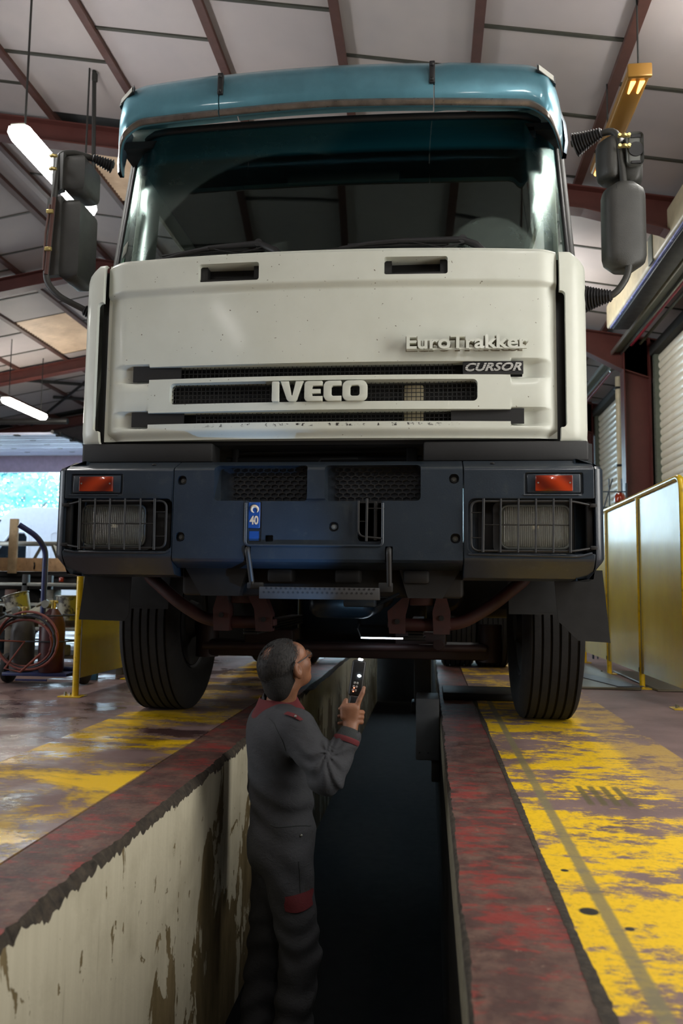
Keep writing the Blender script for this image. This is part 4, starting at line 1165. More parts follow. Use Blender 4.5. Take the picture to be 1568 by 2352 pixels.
for s in (-1, 1):
    for x in (.78, 1.12):
        wt = bpy.data.objects.new('rear_wheel', None); COL.objects.link(wt); wt.parent = truck; wt.location = (s * x, 4.7, .543)
        instance(tm, 'tyre', wt); r_ = instance(rm, 'rim', wt); r_.rotation_euler = (0, 0, PI if s < 0 else 0)
part('rear_axle', [tube([(-.9, 4.7, .54), (.9, 4.7, .54)], .09, 14), ball((0, 4.7, .54), .22)], M['axle'], smooth=60)
# wheel arches and mudflaps
M['flap'] = mat('black_rubber_flap', C(12, 12, 12), .8)
for s in (-1, 1):
    xw = s * 1.06; rows = []
    for k in range(19):
        a = PI * (.0 + k / 18) ; rows.append([(xw - .15, 1.33 - .68 * math.cos(a), .62 + .62 * math.sin(a)), (xw + .15, 1.33 - .68 * math.cos(a), .62 + .62 * math.sin(a))])
    part('wheel_arch', [grid(rows), grid([[(p[0], p[1] * 1.0, p[2] + .012) for p in r] for r in rows])], M['flap'], smooth=60)
    part('arch_liner', [rbox(xw - .15, xw + .15, .22, .60, .82, .86, .01)], M['flap'])
part('mudflap', [prism([(-1.23, .84), (-1.258, .570), (-1.02, .566), (-1.0, .60), (-.99, .84)], .30, .306, 'y')], M['flap'])
part('mudflap', [prism([(1.305, .84), (1.335, .505), (1.19, .512), (1.10, .60), (1.08, .84)], .25, .256, 'y')], M['flap'])

# ================================================================== the mechanic: implicit surfaces turned into one skin each


def nets(field, lo, hi, s):
    """naive surface nets: field(X, Y, Z) < 0 inside"""
    n = [int(math.ceil((b - a) / s)) + 1 for a, b in zip(lo, hi)]
    ax = [(a + np.arange(k) * s).astype(np.float32) for a, k in zip(lo, n)]
    D = field(ax, n)
    ins = D < 0
    c = ins[:-1, :-1, :-1].astype(np.uint8)
    cnt = np.zeros([k - 1 for k in n], np.uint8)
    for i in (0, 1):
        for j in (0, 1):
            for k in (0, 1): cnt += ins[i:n[0] - 1 + i, j:n[1] - 1 + j, k:n[2] - 1 + k]
    act = (cnt > 0) & (cnt < 8); idx = np.argwhere(act); N = len(idx)
    vid = -np.ones(act.shape, np.int64); vid[act] = np.arange(N)
    P = np.zeros((N, 3)); W_ = np.zeros(N)
    I, J, K = idx.T
    offs = [(i, j, k) for i in (0, 1) for j in (0, 1) for k in (0, 1)]
    val = {o: D[I + o[0], J + o[1], K + o[2]] for o in offs}
    for a in offs:
        for d in range(3):
            if a[d] == 0:
                b = list(a); b[d] = 1; b = tuple(b); va, vb = val[a], val[b]; m = (va < 0) != (vb < 0)
                t = np.where(m, va / np.where(va == vb, 1, va - vb), 0)
                q = np.array(a, float)[None, :].repeat(N, 0); q[:, d] += t; P += q * m[:, None]; W_ += m
    P = P / W_[:, None] + idx; P = P * s + np.array(lo)
    F = []
    for d in range(3):
        e1, e2 = (d + 1) % 3, (d + 2) % 3
        sl = [slice(1, n[q] - 1) for q in range(3)]; sl[d] = slice(0, n[d] - 1); s2 = list(sl); s2[d] = slice(1, n[d])
        A = ins[tuple(sl)]; B = ins[tuple(s2)]; ch = np.argwhere(A != B)
        off = np.array([1, 1, 1]); off[d] = 0; ch = ch + off
        flip = ins[tuple((ch).T)]
        u = np.zeros(3, int); u[e1] = 1; w2 = np.zeros(3, int); w2[e2] = 1
        q = [vid[tuple((ch - u - w2).T)], vid[tuple((ch - w2).T)], vid[tuple(ch.T)], vid[tuple((ch - u).T)]]
        Q = np.stack(q, 1); Q[~flip] = Q[~flip][:, ::-1]; F.append(Q)
    F = np.concatenate(F); F = F[(F >= 0).all(1)]
    return P, F


class Field:
    def __init__(s): s.pr = []

    def cap(s, a, b, ra, rb, k=.02, sc=None, op='add'): s.pr.append(('cap', np.array(a, float), np.array(b, float), ra, rb, k, sc, op)); return s

    def ell(s, c, r, k=.02, rot=None, op='add'): s.pr.append(('ell', np.array(c, float), np.array(r, float), rot, None, k, None, op)); return s

    def __call__(s, ax, n):
        D = np.full(n, 1.0, np.float32)
        for ty, a, b, ra, rb, k, sc, op in s.pr:
            if ty == 'cap': m = max(ra, rb) + k * 2 + .02; lo = np.minimum(a, b) - m * (1.5 if sc else 1); hi = np.maximum(a, b) + m * (1.5 if sc else 1)
            else: m = k * 2 + .02; R_ = b.max(); lo = a - R_ - m; hi = a + R_ + m
            sl = tuple(slice(max(0, int(np.searchsorted(ax[q], lo[q]))), min(n[q], int(np.searchsorted(ax[q], hi[q])) + 1)) for q in range(3))
            if any(q.start >= q.stop for q in sl): continue
            X, Y, Z = np.meshgrid(*[ax[q][sl[q]] for q in range(3)], indexing='ij')
            if ty == 'cap':
                ab = b - a; L_ = float(ab @ ab) + 1e-9; px, py, pz = X - a[0], Y - a[1], Z - a[2]
                t = np.clip((px * ab[0] + py * ab[1] + pz * ab[2]) / L_, 0, 1)
                dx, dy, dz = px - t * ab[0], py - t * ab[1], pz - t * ab[2]
                if sc is not None:          # squash across direction sc=(unit vector, factor)
                    u, fct = sc; pj = dx * u[0] + dy * u[1] + dz * u[2]; g = (1 / fct - 1)
                    dx, dy, dz = dx + pj * g * u[0], dy + pj * g * u[1], dz + pj * g * u[2]
                d = np.sqrt(dx * dx + dy * dy + dz * dz) - (ra + (rb - ra) * t)
            else:
                px, py, pz = X - a[0], Y - a[1], Z - a[2]
                if ra is not None:
                    R_ = np.array(ra.transposed()) if hasattr(ra, 'transposed') else ra
                    px, py, pz = (R_[0][0] * px + R_[0][1] * py + R_[0][2] * pz, R_[1][0] * px + R_[1][1] * py + R_[1][2] * pz, R_[2][0] * px + R_[2][1] * py + R_[2][2] * pz)
                q = np.sqrt((px / b[0]) ** 2 + (py / b[1]) ** 2 + (pz / b[2]) ** 2); d = (q - 1) * b.min()
            o = D[sl]
            if op == 'add':
                h = np.clip(.5 + .5 * (o - d) / k, 0, 1); D[sl] = o * (1 - h) + d * h - k * h * (1 - h)
            else:
                h = np.clip(.5 + .5 * (-o - d) / k, 0, 1) if False else None
                kk = k; h = np.clip(.5 - .5 * (o + d) / kk, 0, 1); D[sl] = o * (1 - h) + (-d) * h + kk * h * (1 - h)
        return D


def nmesh(name, P, F, m, smooth_it=2):
    me = bpy.data.meshes.new(name); me.vertices.add(len(P)); me.vertices.foreach_set('co', P.astype(np.float32).ravel())
    me.loops.add(F.size); me.loops.foreach_set('vertex_index', F.astype(np.int32).ravel()); me.polygons.add(len(F))
    me.polygons.foreach_set('loop_start', np.arange(0, F.size, 4, dtype=np.int32)); me.update(calc_edges=True); me.validate()
    for q in (m if isinstance(m, list) else [m]): me.materials.append(q)
    me.shade_smooth(); return me


# a man in the pit; the frame below is: h = the way his chest faces, r = to his right, z up
PC = Vector((-.600, 3.36, 0)); hd_a = math.radians(24)
Hh = Vector((math.cos(hd_a), math.sin(hd_a), 0)); Rr = Vector((math.sin(hd_a), -math.cos(hd_a), 0))


def B(f_, r_, z): p = PC + Hh * f_ + Rr * r_; return (p.x, p.y, z)


# ---- skin tone body: head, neck, trunk, arms with hands, legs
hy = math.radians(44); pitch = math.radians(24)
HF = Vector((math.cos(hy) * math.cos(pitch), math.sin(hy) * math.cos(pitch), math.sin(pitch))); HR = Vector((math.sin(hy), -math.cos(hy), 0)); HU = HR.cross(HF)
HC = Vector((-.578, 3.335, .425))                       # centre of the skull


def Hd(f_, r_, u_): return tuple(HC + HF * f_ + HR * r_ + HU * u_)


Rm = Matrix(((HF.x, HR.x, HU.x), (HF.y, HR.y, HU.y), (HF.z, HR.z, HU.z)))
fd = Field()
# trunk and limbs (mostly under the overalls)
fd.cap(B(.0, -.10, .13), B(.0, .10, .13), .072, .072, .05).cap(B(.0, 0, .12), B(.02, 0, -.25), .088, .092, .05).cap(B(.02, -.05, -.28), B(.02, .05, -.28), .082, .082, .05)
for s in (-1, 1): fd.cap(B(.03, s * .09, -.30), B(.07 if s > 0 else .0, s * .10, -.70), .062, .045, .03).cap(B(.07 if s > 0 else .0, s * .10, -.70), B(.02, s * .10, -1.10), .05, .035, .02).cap(B(.0, s * .10, -1.12), B(.15, s * .11, -1.13), .035, .03, .02)
SH = Vector(B(.02, .185, .19)); EL = Vector((-.372, 3.10, .045)); WR = Vector((-.297, 3.19, .205))
fd.cap(SH, EL, .05, .042, .03).cap(EL, WR, .042, .027, .02)
SL_ = Vector(B(.02, -.185, .19)); EL2 = Vector(B(-.01, -.24, -.09)); WR2 = Vector(B(.05, -.24, -.31))
fd.cap(SL_, EL2, .05, .042, .03).cap(EL2, WR2, .042, .027, .02).cap(WR2, WR2 - Vector((0, 0, .08)), .03, .028, .01)
for q in range(4): fd.cap(WR2 + Hh * .018 * (q - 1.5) + Vector((0, 0, -.07)), WR2 + Hh * (.018 * (q - 1.5) + .012) + Vector((0, -.006, -.125)), .009, .0085, .004).cap(WR2 + Hh * (.018 * (q - 1.5) + .012) + Vector((0, -.006, -.125)), WR2 + Hh * (.018 * (q - 1.5) + .01) + Vector((0, -.024, -.150)), .0085, .007, .003)
fd.cap(WR2 + Vector((0, -.01, -.03)), WR2 + Hh * .035 + Vector((0, -.03, -.09)), .012, .009, .006)
# neck
fd.cap(B(-.01, 0, .22), Hd(-.035, 0, -.07), .062, .058, .03)
# skull, jaw, face
fd.ell(Hd(-.012, 0, .018), (.098, .077, .088), .02, Rm).ell(Hd(.035, 0, -.035), (.062, .060, .075), .03, Rm).ell(Hd(.062, 0, -.088), (.030, .030, .022), .02, Rm)
fd.ell(Hd(.070, 0, .035), (.022, .055, .03), .02, Rm)                                            # brow
fd.cap(Hd(.088, 0, .02), Hd(.112, 0, -.022), .008, .012, .012)                                  # nose
for s in (-1, 1):
    fd.ell(Hd(.065, s * .040, -.020), (.024, .022, .022), .02, Rm)                               # cheek
    fd.cap(Hd(.108, 0, -.028), Hd(.094, s * .014, -.030), .007, .007, .006)
    fd.ell(Hd(.088, s * .030, .012), (.014, .015, .010), .008, Rm, 'sub'); fd.ell(Hd(.076, s * .030, .010), (.013, .013, .011), .003, Rm)   # eye socket, eyeball
    fd.ell(Hd(-.004, s * .084, -.014), (.021, .014, .034), .006, Rm); fd.ell(Hd(.002, s * .099, -.008), (.011, .009, .019), .004, Rm, 'sub')  # ear
    fd.ell(Hd(-.002, s * .083, -.040), (.010, .007, .010), .004, Rm)
fd.cap(Hd(.094, -.018, -.055), Hd(.094, .018, -.055), .007, .007, .006).cap(Hd(.092, -.014, -.066), Hd(.092, .014, -.066), .007, .007, .006)
# the right hand round the lamp: k = along the forearm, u = across the back of the hand to its right in the picture, n = towards the viewer
kk = Vector((.10, .02, 1)).normalized(); uu = Vector((1, .10, -.10)).normalized(); uu = (uu - kk * uu.dot(kk)).normalized(); nn_ = uu.cross(kk); nn_ = nn_ if nn_.y < 0 else -nn_
HB = WR + kk * .012


def Hp(a, b, c): return tuple(HB + kk * a + uu * b + nn_ * c)


fd.cap(WR - kk * .03, HB, .026, .026, .012, (tuple(nn_), .8))
fd.cap(Hp(.01, -.012, 0), Hp(.062, -.020, .004), .018, .019, .010, (tuple(nn_), .75)).cap(Hp(.01, .010, 0), Hp(.066, .010, .004), .018, .018, .010, (tuple(nn_), .75))
fd.cap(Hp(.01, 0, 0), Hp(.064, -.004, .004), .020, .020, .010, (tuple(nn_), .7))
fd.cap(Hp(.06, .014, .002), Hp(.098, .022, .002), .0115, .0100, .005).cap(Hp(.098, .022, .002), Hp(.126, .032, -.003), .0100, .0090, .003).cap(Hp(.126, .032, -.003), Hp(.146, .036, -.010), .0088, .0070, .003)   # forefinger laid along the lamp
fd.cap(Hp(.030, -.030, .002), Hp(.064, -.036, .000), .0135, .0125, .006).cap(Hp(.064, -.036, .0), Hp(.090, -.028, -.006), .0120, .0095, .003)       # thumb up the other side
for q, (a, ln) in enumerate(((.052, 1.0), (.034, .98), (.016, .85))):                             # three fingers curled round behind, tips showing at the left
    fd.cap(Hp(a, .026, -.004), Hp(a - .002, .040, -.022), .0105, .0098, .004).cap(Hp(a - .002, .040, -.022), Hp(a - .004, .016, -.044), .0096, .0090, .003).cap(Hp(a - .004, .016, -.044), Hp(a - .010 * q, -.022 * ln - .026, -.040), .0088, .0070, .003)

SK = .0038
P_, F_ = nets(fd, (-.86, 2.98, -1.172), (-.16, 3.66, .58), SK)


def m_skin():
    t = NT('skin'); co = t.coord(); c = t.mix(t.step(t.noise(co, 18, 6), .3, .7), C(110, 72, 52), C(140, 96, 70)); t.set(c, .5); t.b.inputs['Subsurface Weight'].default_value = .08
    t.b.inputs['Subsurface Radius'].default_value = (.01, .004, .002); t.bump(t.noise(co, 260, 5, .7), .25, .002); return t.m


M['skin'] = m_skin()
man = thing('person', 'man in dark grey overalls and glasses standing in the pit holding a torch', 'person', (0, 0, 0))
body = obj('body', nmesh('body', P_, F_, M['skin']), None, man)

# ---- overalls


class Cloth(Field):
    def __call__(s, ax, n):
        D = super().__call__(ax, n)
        X, Y, Z = np.meshgrid(*ax, indexing='ij')
        # folds: pulled creases round the waist, elbow and knees, sagging rings on the shins
        w1 = np.sin(Z * 70 + X * 38 + 2 * np.sin(Y * 16 + X * 9)) * np.exp(-((Z + .12) / .12) ** 2)
        w2 = np.sin(Z * 58 - X * 30 + 2.4 * np.sin(X * 20 + Y * 11)) * np.exp(-((Z + .88) / .16) ** 2)
        w3 = np.sin(Z * 66 + 2.2 * np.sin(X * 22)) * np.exp(-((Z + .62) / .10) ** 2)
        dE = np.sqrt((X - EL.x) ** 2 + (Y - EL.y) ** 2 + (Z - EL.z) ** 2); an = np.arctan2(Z - .13, X + .37)
        w4 = np.sin(an * 9 + 30 * dE + 2 * np.sin(X * 40 + Z * 25)) * np.exp(-((dE - .09) / .06) ** 2)
        w5 = np.sin((X * .75 + Z) * 62 + np.sin(Z * 30)) * np.exp(-((X + .56) / .10) ** 2 - ((Z - .10) / .10) ** 2)
        w6 = np.sin(Z * 34 + X * 46) * np.exp(-((Z + .36) / .12) ** 2)
        lowf = np.sin(X * 19 + 1.3) * np.sin(Y * 17) * np.sin(Z * 15 + .5)
        return D + (.0050 * w1 + .0062 * w2 + .0052 * w3 + .0050 * w4 + .0038 * w5 + .0046 * w6 + .004 * lowf).astype(np.float32)


cl = Cloth(); lat = (tuple(Hh), .78)
cl.cap(B(-.01, -.105, .165), B(-.01, .105, .165), .098, .098, .05, lat).cap(B(.0, 0, .12), B(.02, 0, -.22), .150, .138, .07, (tuple(Hh), .90))
cl.cap(B(-.03, -.09, .17), B(-.03, .09, .17), .078, .078, .05).cap(B(-.01, 0, .20), B(-.01, 0, .275), .085, .068, .03)
cl.cap(B(.02, -.05, -.27), B(.02, .05, -.27), .118, .118, .06, (tuple(Hh), .92)).ell(B(-.03, 0, -.30), (.09, .11, .10), .06)
for s in (-1, 1):
    fx = .075 if s > 0 else -.01
    cl.cap(B(.015, s * .085, -.32), B(fx, s * .095, -.68), .100, .078, .03).cap(B(fx, s * .095, -.68), B(fx - .045, s * .10, -1.08), .078, .074, .02)
cl.cap(SH, EL, .080, .062, .05).cap(EL, WR - kk * .030, .060, .046, .04)
cl.cap(SL_, EL2, .078, .064, .05).cap(EL2, WR2 - Hh * .02, .062, .045, .03)
# hollow out where hand and neck leave the cloth
cl.cap(WR - kk * .022, WR + kk * .05, .034, .04, .003, None, 'sub'); cl.cap(B(-.005, 0, .262), Hd(-.03, 0, -.05), .064, .07, .006, None, 'sub')
P_, F_ = nets(cl, (-.90, 2.96, -1.172), (-.16, 3.72, .36), .0065)


def m_cloth():
    t = NT('dark_grey_drill_cloth'); co = t.coord(); c = t.mix(t.step(t.noise(co, 7, 6), .3, .7), C(39, 40, 43), C(51, 52, 56)); c = t.mix(t.step(t.noise(co, 16, 6, .7), .6, .7), c, C(42, 41, 40))
    t.set(c, .85); h = t.math('ADD', t.math('MULTIPLY', t.noise(co, 330, 2), .3), t.noise(t.coord(scale=(1, 1, 1.6)), 24, 5, .6, 1.2)); t.bump(h, .5, .006);  return t.m


M['cloth'] = m_cloth(); M['redcloth'] = mat('dark_red_cloth', C(88, 22, 27), .85, bump=.3, bscale=200); M['cuff'] = mat('dark_knit', C(38, 42, 42), .9, bump=.4, bscale=260)
ov = obj('overalls', nmesh('overalls', P_, F_, M['cloth']), None, man)
# seams laid on the cloth: yoke seam over the shoulder, side pocket, press studs


def onto(o, pts, d=.002):
    """drop points onto the surface of o"""
    out = []
    for p in pts:
        ok, co_, nr, i = o.closest_point_on_mesh(Vector(p)); nr = Vector(nr)
        if (Vector(p) - co_).dot(nr) < 0 and False: nr = -nr
        out.append(tuple(co_ + nr * d))
    return out


def facing(o, pts, d=.003):
    out = []
    for p in pts:
        p = Vector(p); ok, co_, nr, i = o.ray_cast(Vector((p.x, 2.6, p.z)), Vector((0, 1, 0)))
        if not ok: ok, co_, nr, i = o.closest_point_on_mesh(p)
        out.append(tuple(Vector(co_) + Vector(nr) * d))
    return out


bpy.context.view_layer.update()
obj('seam', [tube(onto(ov, [B(-.08 + .13 * t, .14 + .07 * math.sin(PI * t), .235 - .13 * t) for t in np.linspace(0, 1, 16)], .0008), .0016, 5), tube(onto(ov, [B(.04 + .02 * t, .20, -.30 - .16 * t) for t in np.linspace(0, 1, 10)], .0008), .0015, 5),
             tube(onto(ov, [B(-.12 + .25 * t, .16, -.175) for t in np.linspace(0, 1, 16)], .001), .0018, 5)], M['cuff'], ov, smooth=60)
obj('press_stud', [ball(facing(ov, [(-.488, 3, -.212)], .002)[0], .0055, 8, 6)], M['galv'], ov)
# red knee flap
fp = []
for i in range(9):
    fp.append(facing(ov, [(-.540 + .104 * j / 10 + .002 * math.sin(i), 3.02, -.428 - .056 * (i / 8) - .010 * math.sin(PI * j / 10) * (i / 8) + .012 * (j / 10)) for j in range(11)], .005))
obj('knee_flap', [grid(fp)], M['redcloth'], ov, smooth=60, label='dark red knee pocket flap')
# collar
def ring(c, ax_, ra, rb, n=28, a0=0, a1=2 * PI):
    ax_ = Vector(ax_).normalized(); u = (Rr - ax_ * Rr.dot(ax_)).normalized(); w_ = ax_.cross(u)
    return [tuple(Vector(c) + u * ra * math.cos(t) + w_ * rb * math.sin(t)) for t in np.linspace(a0, a1, n)]


nk = Vector(Hd(-.03, 0, -.05)) - Vector(B(-.005, 0, .24)); c0 = Vector(B(-.012, 0, .238))
rows = [ring(c0 + Vector((0, 0, dz)) + Hh * dx, (nk.x * .5 - Hh.x * .02, nk.y * .5, nk.z), r, r * 1.02, 32, -2.2, 2 * PI - 2.2 - .35) for dz, dx, r in ((-.010, .004, .108), (.002, .004, .105), (.026, .002, .090), (.056, .0, .076), (.060, 0, .070), (.03, 0, .070))]
obj('collar', [grid(rows)], M['redcloth'], ov, smooth=60, label='dark red collar')
tip = [onto(ov, [(-.560 + .082 * t + .007 * s, 3.14, .300 - .064 * t + .016 * s * (1 - .7 * t)) for t in np.linspace(0, 1, 8)], .006) for s in (-1, 0, 1)]
obj('collar_point', [grid(tip)], M['redcloth'], ov, smooth=60, label='dark red collar point')
obj('collar_stud', [ball(Vector(tip[1][5]) + Vector((0, -.004, 0)), .005, 8, 6)], M['galv'], ov)
# cuff
kk_ = kk; kk = (WR - EL).normalized() * .6 + kk * .4; kk = kk.normalized(); cu0 = WR - kk * .050
def cring(c, r): return ring(c, kk, r, r * .9, 24)[:-1]
obj('cuff_band', [grid([cring(cu0 + kk * d, r) for d, r in ((-.006, .054), (.007, .057), (.014, .053))], True)], M['redcloth'], ov, smooth=60, label='red band round the cuff')
obj('cuff', [grid([cring(cu0 + kk * d, r) for d, r in ((.012, .050), (.022, .047), (.044, .039), (.050, .034), (.048, .030))], True)], M['cuff'], ov, smooth=60, label='dark knitted cuff')

kk = kk_
# ---- shoes
M['boot'] = mat('black_boot', C(26, 26, 27), .5)
for s in (-1, 1):
    fx = .03 if s > 0 else -.055; bt = Field(); bt.cap(B(fx, s * .10, -1.10), B(fx, s * .10, -1.125), .046, .046, .02).cap(B(fx - .03, s * .10, -1.135), B(fx + .15, s * .115, -1.142), .036, .034, .02)
    c_ = Vector(B(fx + .05, s * .10, -1.1)); Pb, Fb = nets(bt, (c_.x - .22, c_.y - .22, -1.170), (c_.x + .22, c_.y + .22, -1.03), .007); obj('boot', nmesh('boot', Pb, Fb, M['boot']), None, man)

# ---- hair: a cap of strands over back and sides, thin on the crown
M['hair'] = mat('dark_greying_hair', C(20, 19, 18), .85, var=.5, vscale=70, bump=.6, bscale=160); M['strand'] = mat('greying_hair_strands', C(32, 30, 29), .7, var=.6, vscale=90)
rnd = np.random.RandomState(4); HV = []; HFc = []


def headpt(th, ph):      # th from crown down, ph round (0 = face)
    d = Vector((math.sin(th) * math.cos(ph), math.sin(th) * math.sin(ph), math.cos(th))); return d


def strand(p, d, L_, wdt, n):
    global HV, HFc
    side = n.cross(d).normalized() * wdt; o = len(HV); p = Vector(p); g = Vector((0, 0, -.25))
    for k in range(4):
        t = k / 3; c = p + d * L_ * t + g * L_ * t * t + n * (.0065 + .005 * math.sin(PI * t)) - n * .004 * t; ww = side * (1 - .75 * t); HV += [tuple(c - ww), tuple(c + ww)]
    HFc += [(o + 2 * k, o + 2 * k + 1, o + 2 * k + 3, o + 2 * k + 2) for k in range(3)]


cnt_ = 0
hs_ = bpy.data.objects['body']
while cnt_ < 5200:
    th = math.acos(rnd.uniform(-.55, 1)); ph = rnd.uniform(-PI, PI); d = headpt(th, ph)
    # hairline: no hair on face; bald patch at the crown; receding temples
    fr_ = d.x; up_ = d.z
    if fr_ > .62 or (fr_ > .12 and up_ < .32) or (up_ < -.25 and fr_ > -.30): continue
    if abs(d.y) > .70 and up_ < .02 and fr_ > -.40: continue
    cr = math.sqrt((d.x + .42) ** 2 + (d.y - .10) ** 2)
    if cr < .34 and up_ > .3 and rnd.rand() < .90: continue
    if fr_ > .30 and abs(d.y) > .30 and up_ > .3 and rnd.rand() < .8: continue
    c = Vector(Hd(-.012, 0, .012)); q = c + (HF * d.x * .105 + HR * d.y * .084 + HU * d.z * .098)
    ok, co_, nr, _i = hs_.closest_point_on_mesh(q)
    nr = Vector(nr); back_ = (-HF * .7 - HU * .55 + HR * .25 * d.y + Vector(rnd.normal(0, .30, 3))); back_ = (back_ - nr * back_.dot(nr)).normalized()
    strand(co_, back_, rnd.uniform(.02, .038), rnd.uniform(.0010, .0019), nr); cnt_ += 1
obj('hair', [(HV, HFc)], M['strand'], man, smooth=0, fixn=False)
# dark scalp under the hair so that skin does not shine through
sc = Field(); sc.ell(Hd(-.020, 0, .012), (.0965, .0795, .0875), .02, Rm).ell(Hd(-.078, 0, -.070), (.040, .056, .050), .03, Rm).ell(Hd(-.055, 0, -.035), (.055, .066, .07), .03, Rm)
sc.ell(Hd(.105, 0, .02), (.10, .12, .20), .012, Rm, 'sub'); sc.ell(Hd(.035, .085, -.03), (.062, .05, .052), .006, Rm, 'sub'); sc.ell(Hd(.035, -.085, -.03), (.062, .05, .052), .006, Rm, 'sub'); sc.ell(Hd(-.055, -.008 + .012, .105), (.055, .044, .042), .008, Rm, 'sub')
sc.ell(Hd(.035, .055, .078), (.035, .022, .03), .008, Rm, 'sub')
Ps, Fs = nets(sc, (HC.x - .16, HC.y - .16, HC.z - .16), (HC.x + .16, HC.y + .16, HC.z + .16), .004)
obj('hair_base', nmesh('hair_base', Ps, Fs, M['hair']), None, man)
# ---- glasses
M['specs'] = mat('black_spectacle_frame', C(20, 20, 22), .3)
gl = obj('glasses', [tube([Hd(-.012, s * .082, .010), Hd(.05, s * .076, .012), Hd(.094, s * .066, .012)], .0022, 6) for s in (-1, 1)] + [tube([Hd(.100, s * .032 + .026 * math.cos(a), .006 + .020 * math.sin(a)) for a in np.linspace(0, 2 * PI, 21)[:-1]], .0018, 6, closed=True) for s in (-1, 1)] + [tube([Hd(.100, -.008, .012), Hd(.104, 0, .014), Hd(.100, .008, .012)], .0018, 6)] + [tube([Hd(.094, s * .066, .012), Hd(.100, s * .058, .010)], .0022, 6) for s in (-1, 1)], M['specs'], man, smooth=60)
gm = NT('spectacle_lens'); gm.set((.9, .95, .95, 1), .03); gm.b.inputs['Transmission Weight'].default_value = 1; gm.b.inputs['IOR'].default_value = 1.2
for s in (-1, 1): obj('lens', [([Hd(.100, s * .032 + .025 * math.cos(a), .006 + .019 * math.sin(a)) for a in np.linspace(0, 2 * PI, 20)], [tuple(range(20))])], gm.m, gl, smooth=0)

# ---- the torch in his hand
tr0 = Vector(Hp(.012, .002, -.024)); td = (Vector((-.262, 3.24, .50)) - tr0).normalized()
tu = (uu - td * uu.dot(td)).normalized(); tn = td.cross(tu); tn = tn if tn.y < 0 else -tn
TM = Matrix(((tu.x, -tn.x, td.x, tr0.x), (tu.y, -tn.y, td.y, tr0.y), (tu.z, -tn.z, td.z, tr0.z), (0, 0, 0, 1)))   # x across, y away from viewer, z along
tc = thing('torch', 'black handheld inspection torch raised in the man\'s hand', 'torch')
M['torchblack'] = mat('torch_black_plastic', C(24, 25, 27), .4)
obj('grip', [xf(rbox(-.020, .020, -.013, .013, -.01, .10, .008, 3), TM)], M['torchblack'], tc); obj('head', [xf(rbox(-.027, .027, -.012, .014, .095, .235, .009, 3), TM)], M['torchblack'], tc)
M['ledw'] = emis('white_led', (.8, .92, 1, 1), 30); M['ledr'] = emis('red_led', (1, .16, .08, 1), 6); M['key'] = mat('pale_key', C(150, 150, 146), .5)
obj('white_led', [xf(ball((.006, -.016, .175), .006, 10, 8, (1.2, .5, .8)), TM)], M['ledw'], tc, smooth=60, label='glowing white light')
for r_ in range(3):
    for c_ in range(2): obj('key', [xf(rbox(-.012 + c_ * .011 - r_ * .0016, -.004 + c_ * .011 - r_ * .0016, -.0145, -.011, .142 - r_ * .014, .151 - r_ * .014, .001, 1), TM)], M['key'], tc)
for r_ in (1, 2): obj('red_led', [xf(ball((-.006 - r_ * .0016, -.0155, .141 - r_ * .014), .0022, 8, 6), TM)], M['ledr'], tc, label='small glowing red light')
obj('tip_lamp', [xf(rbox(-.006, .012, -.006, .004, .235, .242, .002, 1), TM)], M['ledw'], tc, label='light at the torch tip')
tl = bpy.data.lights.new('torch_beam', 'SPOT'); tl.energy = 16; tl.color = (.35, .68, 1); tl.spot_size = math.radians(20); tl.spot_blend = .8; tl.shadow_soft_size = .008
to = bpy.data.objects.new('torch_beam', tl); COL.objects.link(to); to.location = tr0 + td * .26; to.rotation_euler = (Vector((-.37, 4.26, .60)) - to.location).to_track_quat('-Z', 'Y').to_euler()

t2 = bpy.data.lights.new('torch_wide_light', 'SPOT'); t2.energy = 26; t2.color = (.22, .52, 1); t2.spot_size = math.radians(58); t2.spot_blend = 1; t2.shadow_soft_size = .01
to2 = bpy.data.objects.new('torch_wide_light', t2); COL.objects.link(to2); to2.location = tr0 + td * .26; to2.rotation_euler = (Vector((-.80, 3.70, 1.0)) - to2.location).to_track_quat('-Z', 'Y').to_euler()

# ================================================================== hanging lamps
M['tube'] = emis('lit_tube_cover', (1, .98, .94, 1), 33)
M['tubefar'] = emis('warm_lit_tube_cover', (1, .93, .80, 1), 60)
M['lampbody'] = mat('lamp_housing', C(150, 150, 142), .5)
M['cable'] = mat('dark_cable', C(40, 40, 38), .6)


def tube_lamp(x, y0, y1, z, label, m='tube', cables=True, group=None, zt=None):
    t = thing('tube_lamp', label, 'lamp', (x, (y0 + y1) / 2, z), 0, group); L_ = (y1 - y0) / 2
    obj('housing', [rbox(-.055, .055, -L_ + .02, L_ - .02, .03, .06, .01, 2)], M['lampbody'], t)
    pr = [(-.075, .045), (-.085, .0), (-.06, -.05), (0, -.06), (.06, -.05), (.085, .0), (.075, .045)]
    rows = []
    for k, (yy, s) in enumerate(((-L_, .55), (-L_ + .03, .92), (-L_ + .06, 1), (L_ - .06, 1), (L_ - .03, .92), (L_, .55))): rows.append([(p[0] * s, yy, p[1] * s) for p in pr])
    g = grid(rows, True); g[1].append(tuple(range(7))); g[1].append(tuple(35 + k for k in range(7)))
    obj('diffuser', [g], M[m], t, smooth=50)
    if cables:
        zr = zc(x) - z
        for yy in (-L_ * .8, L_ * .8): obj('cable', [tube([(0, yy, .05), (0, yy, zr)], .008, 6)], M['cable'], t)
    return t


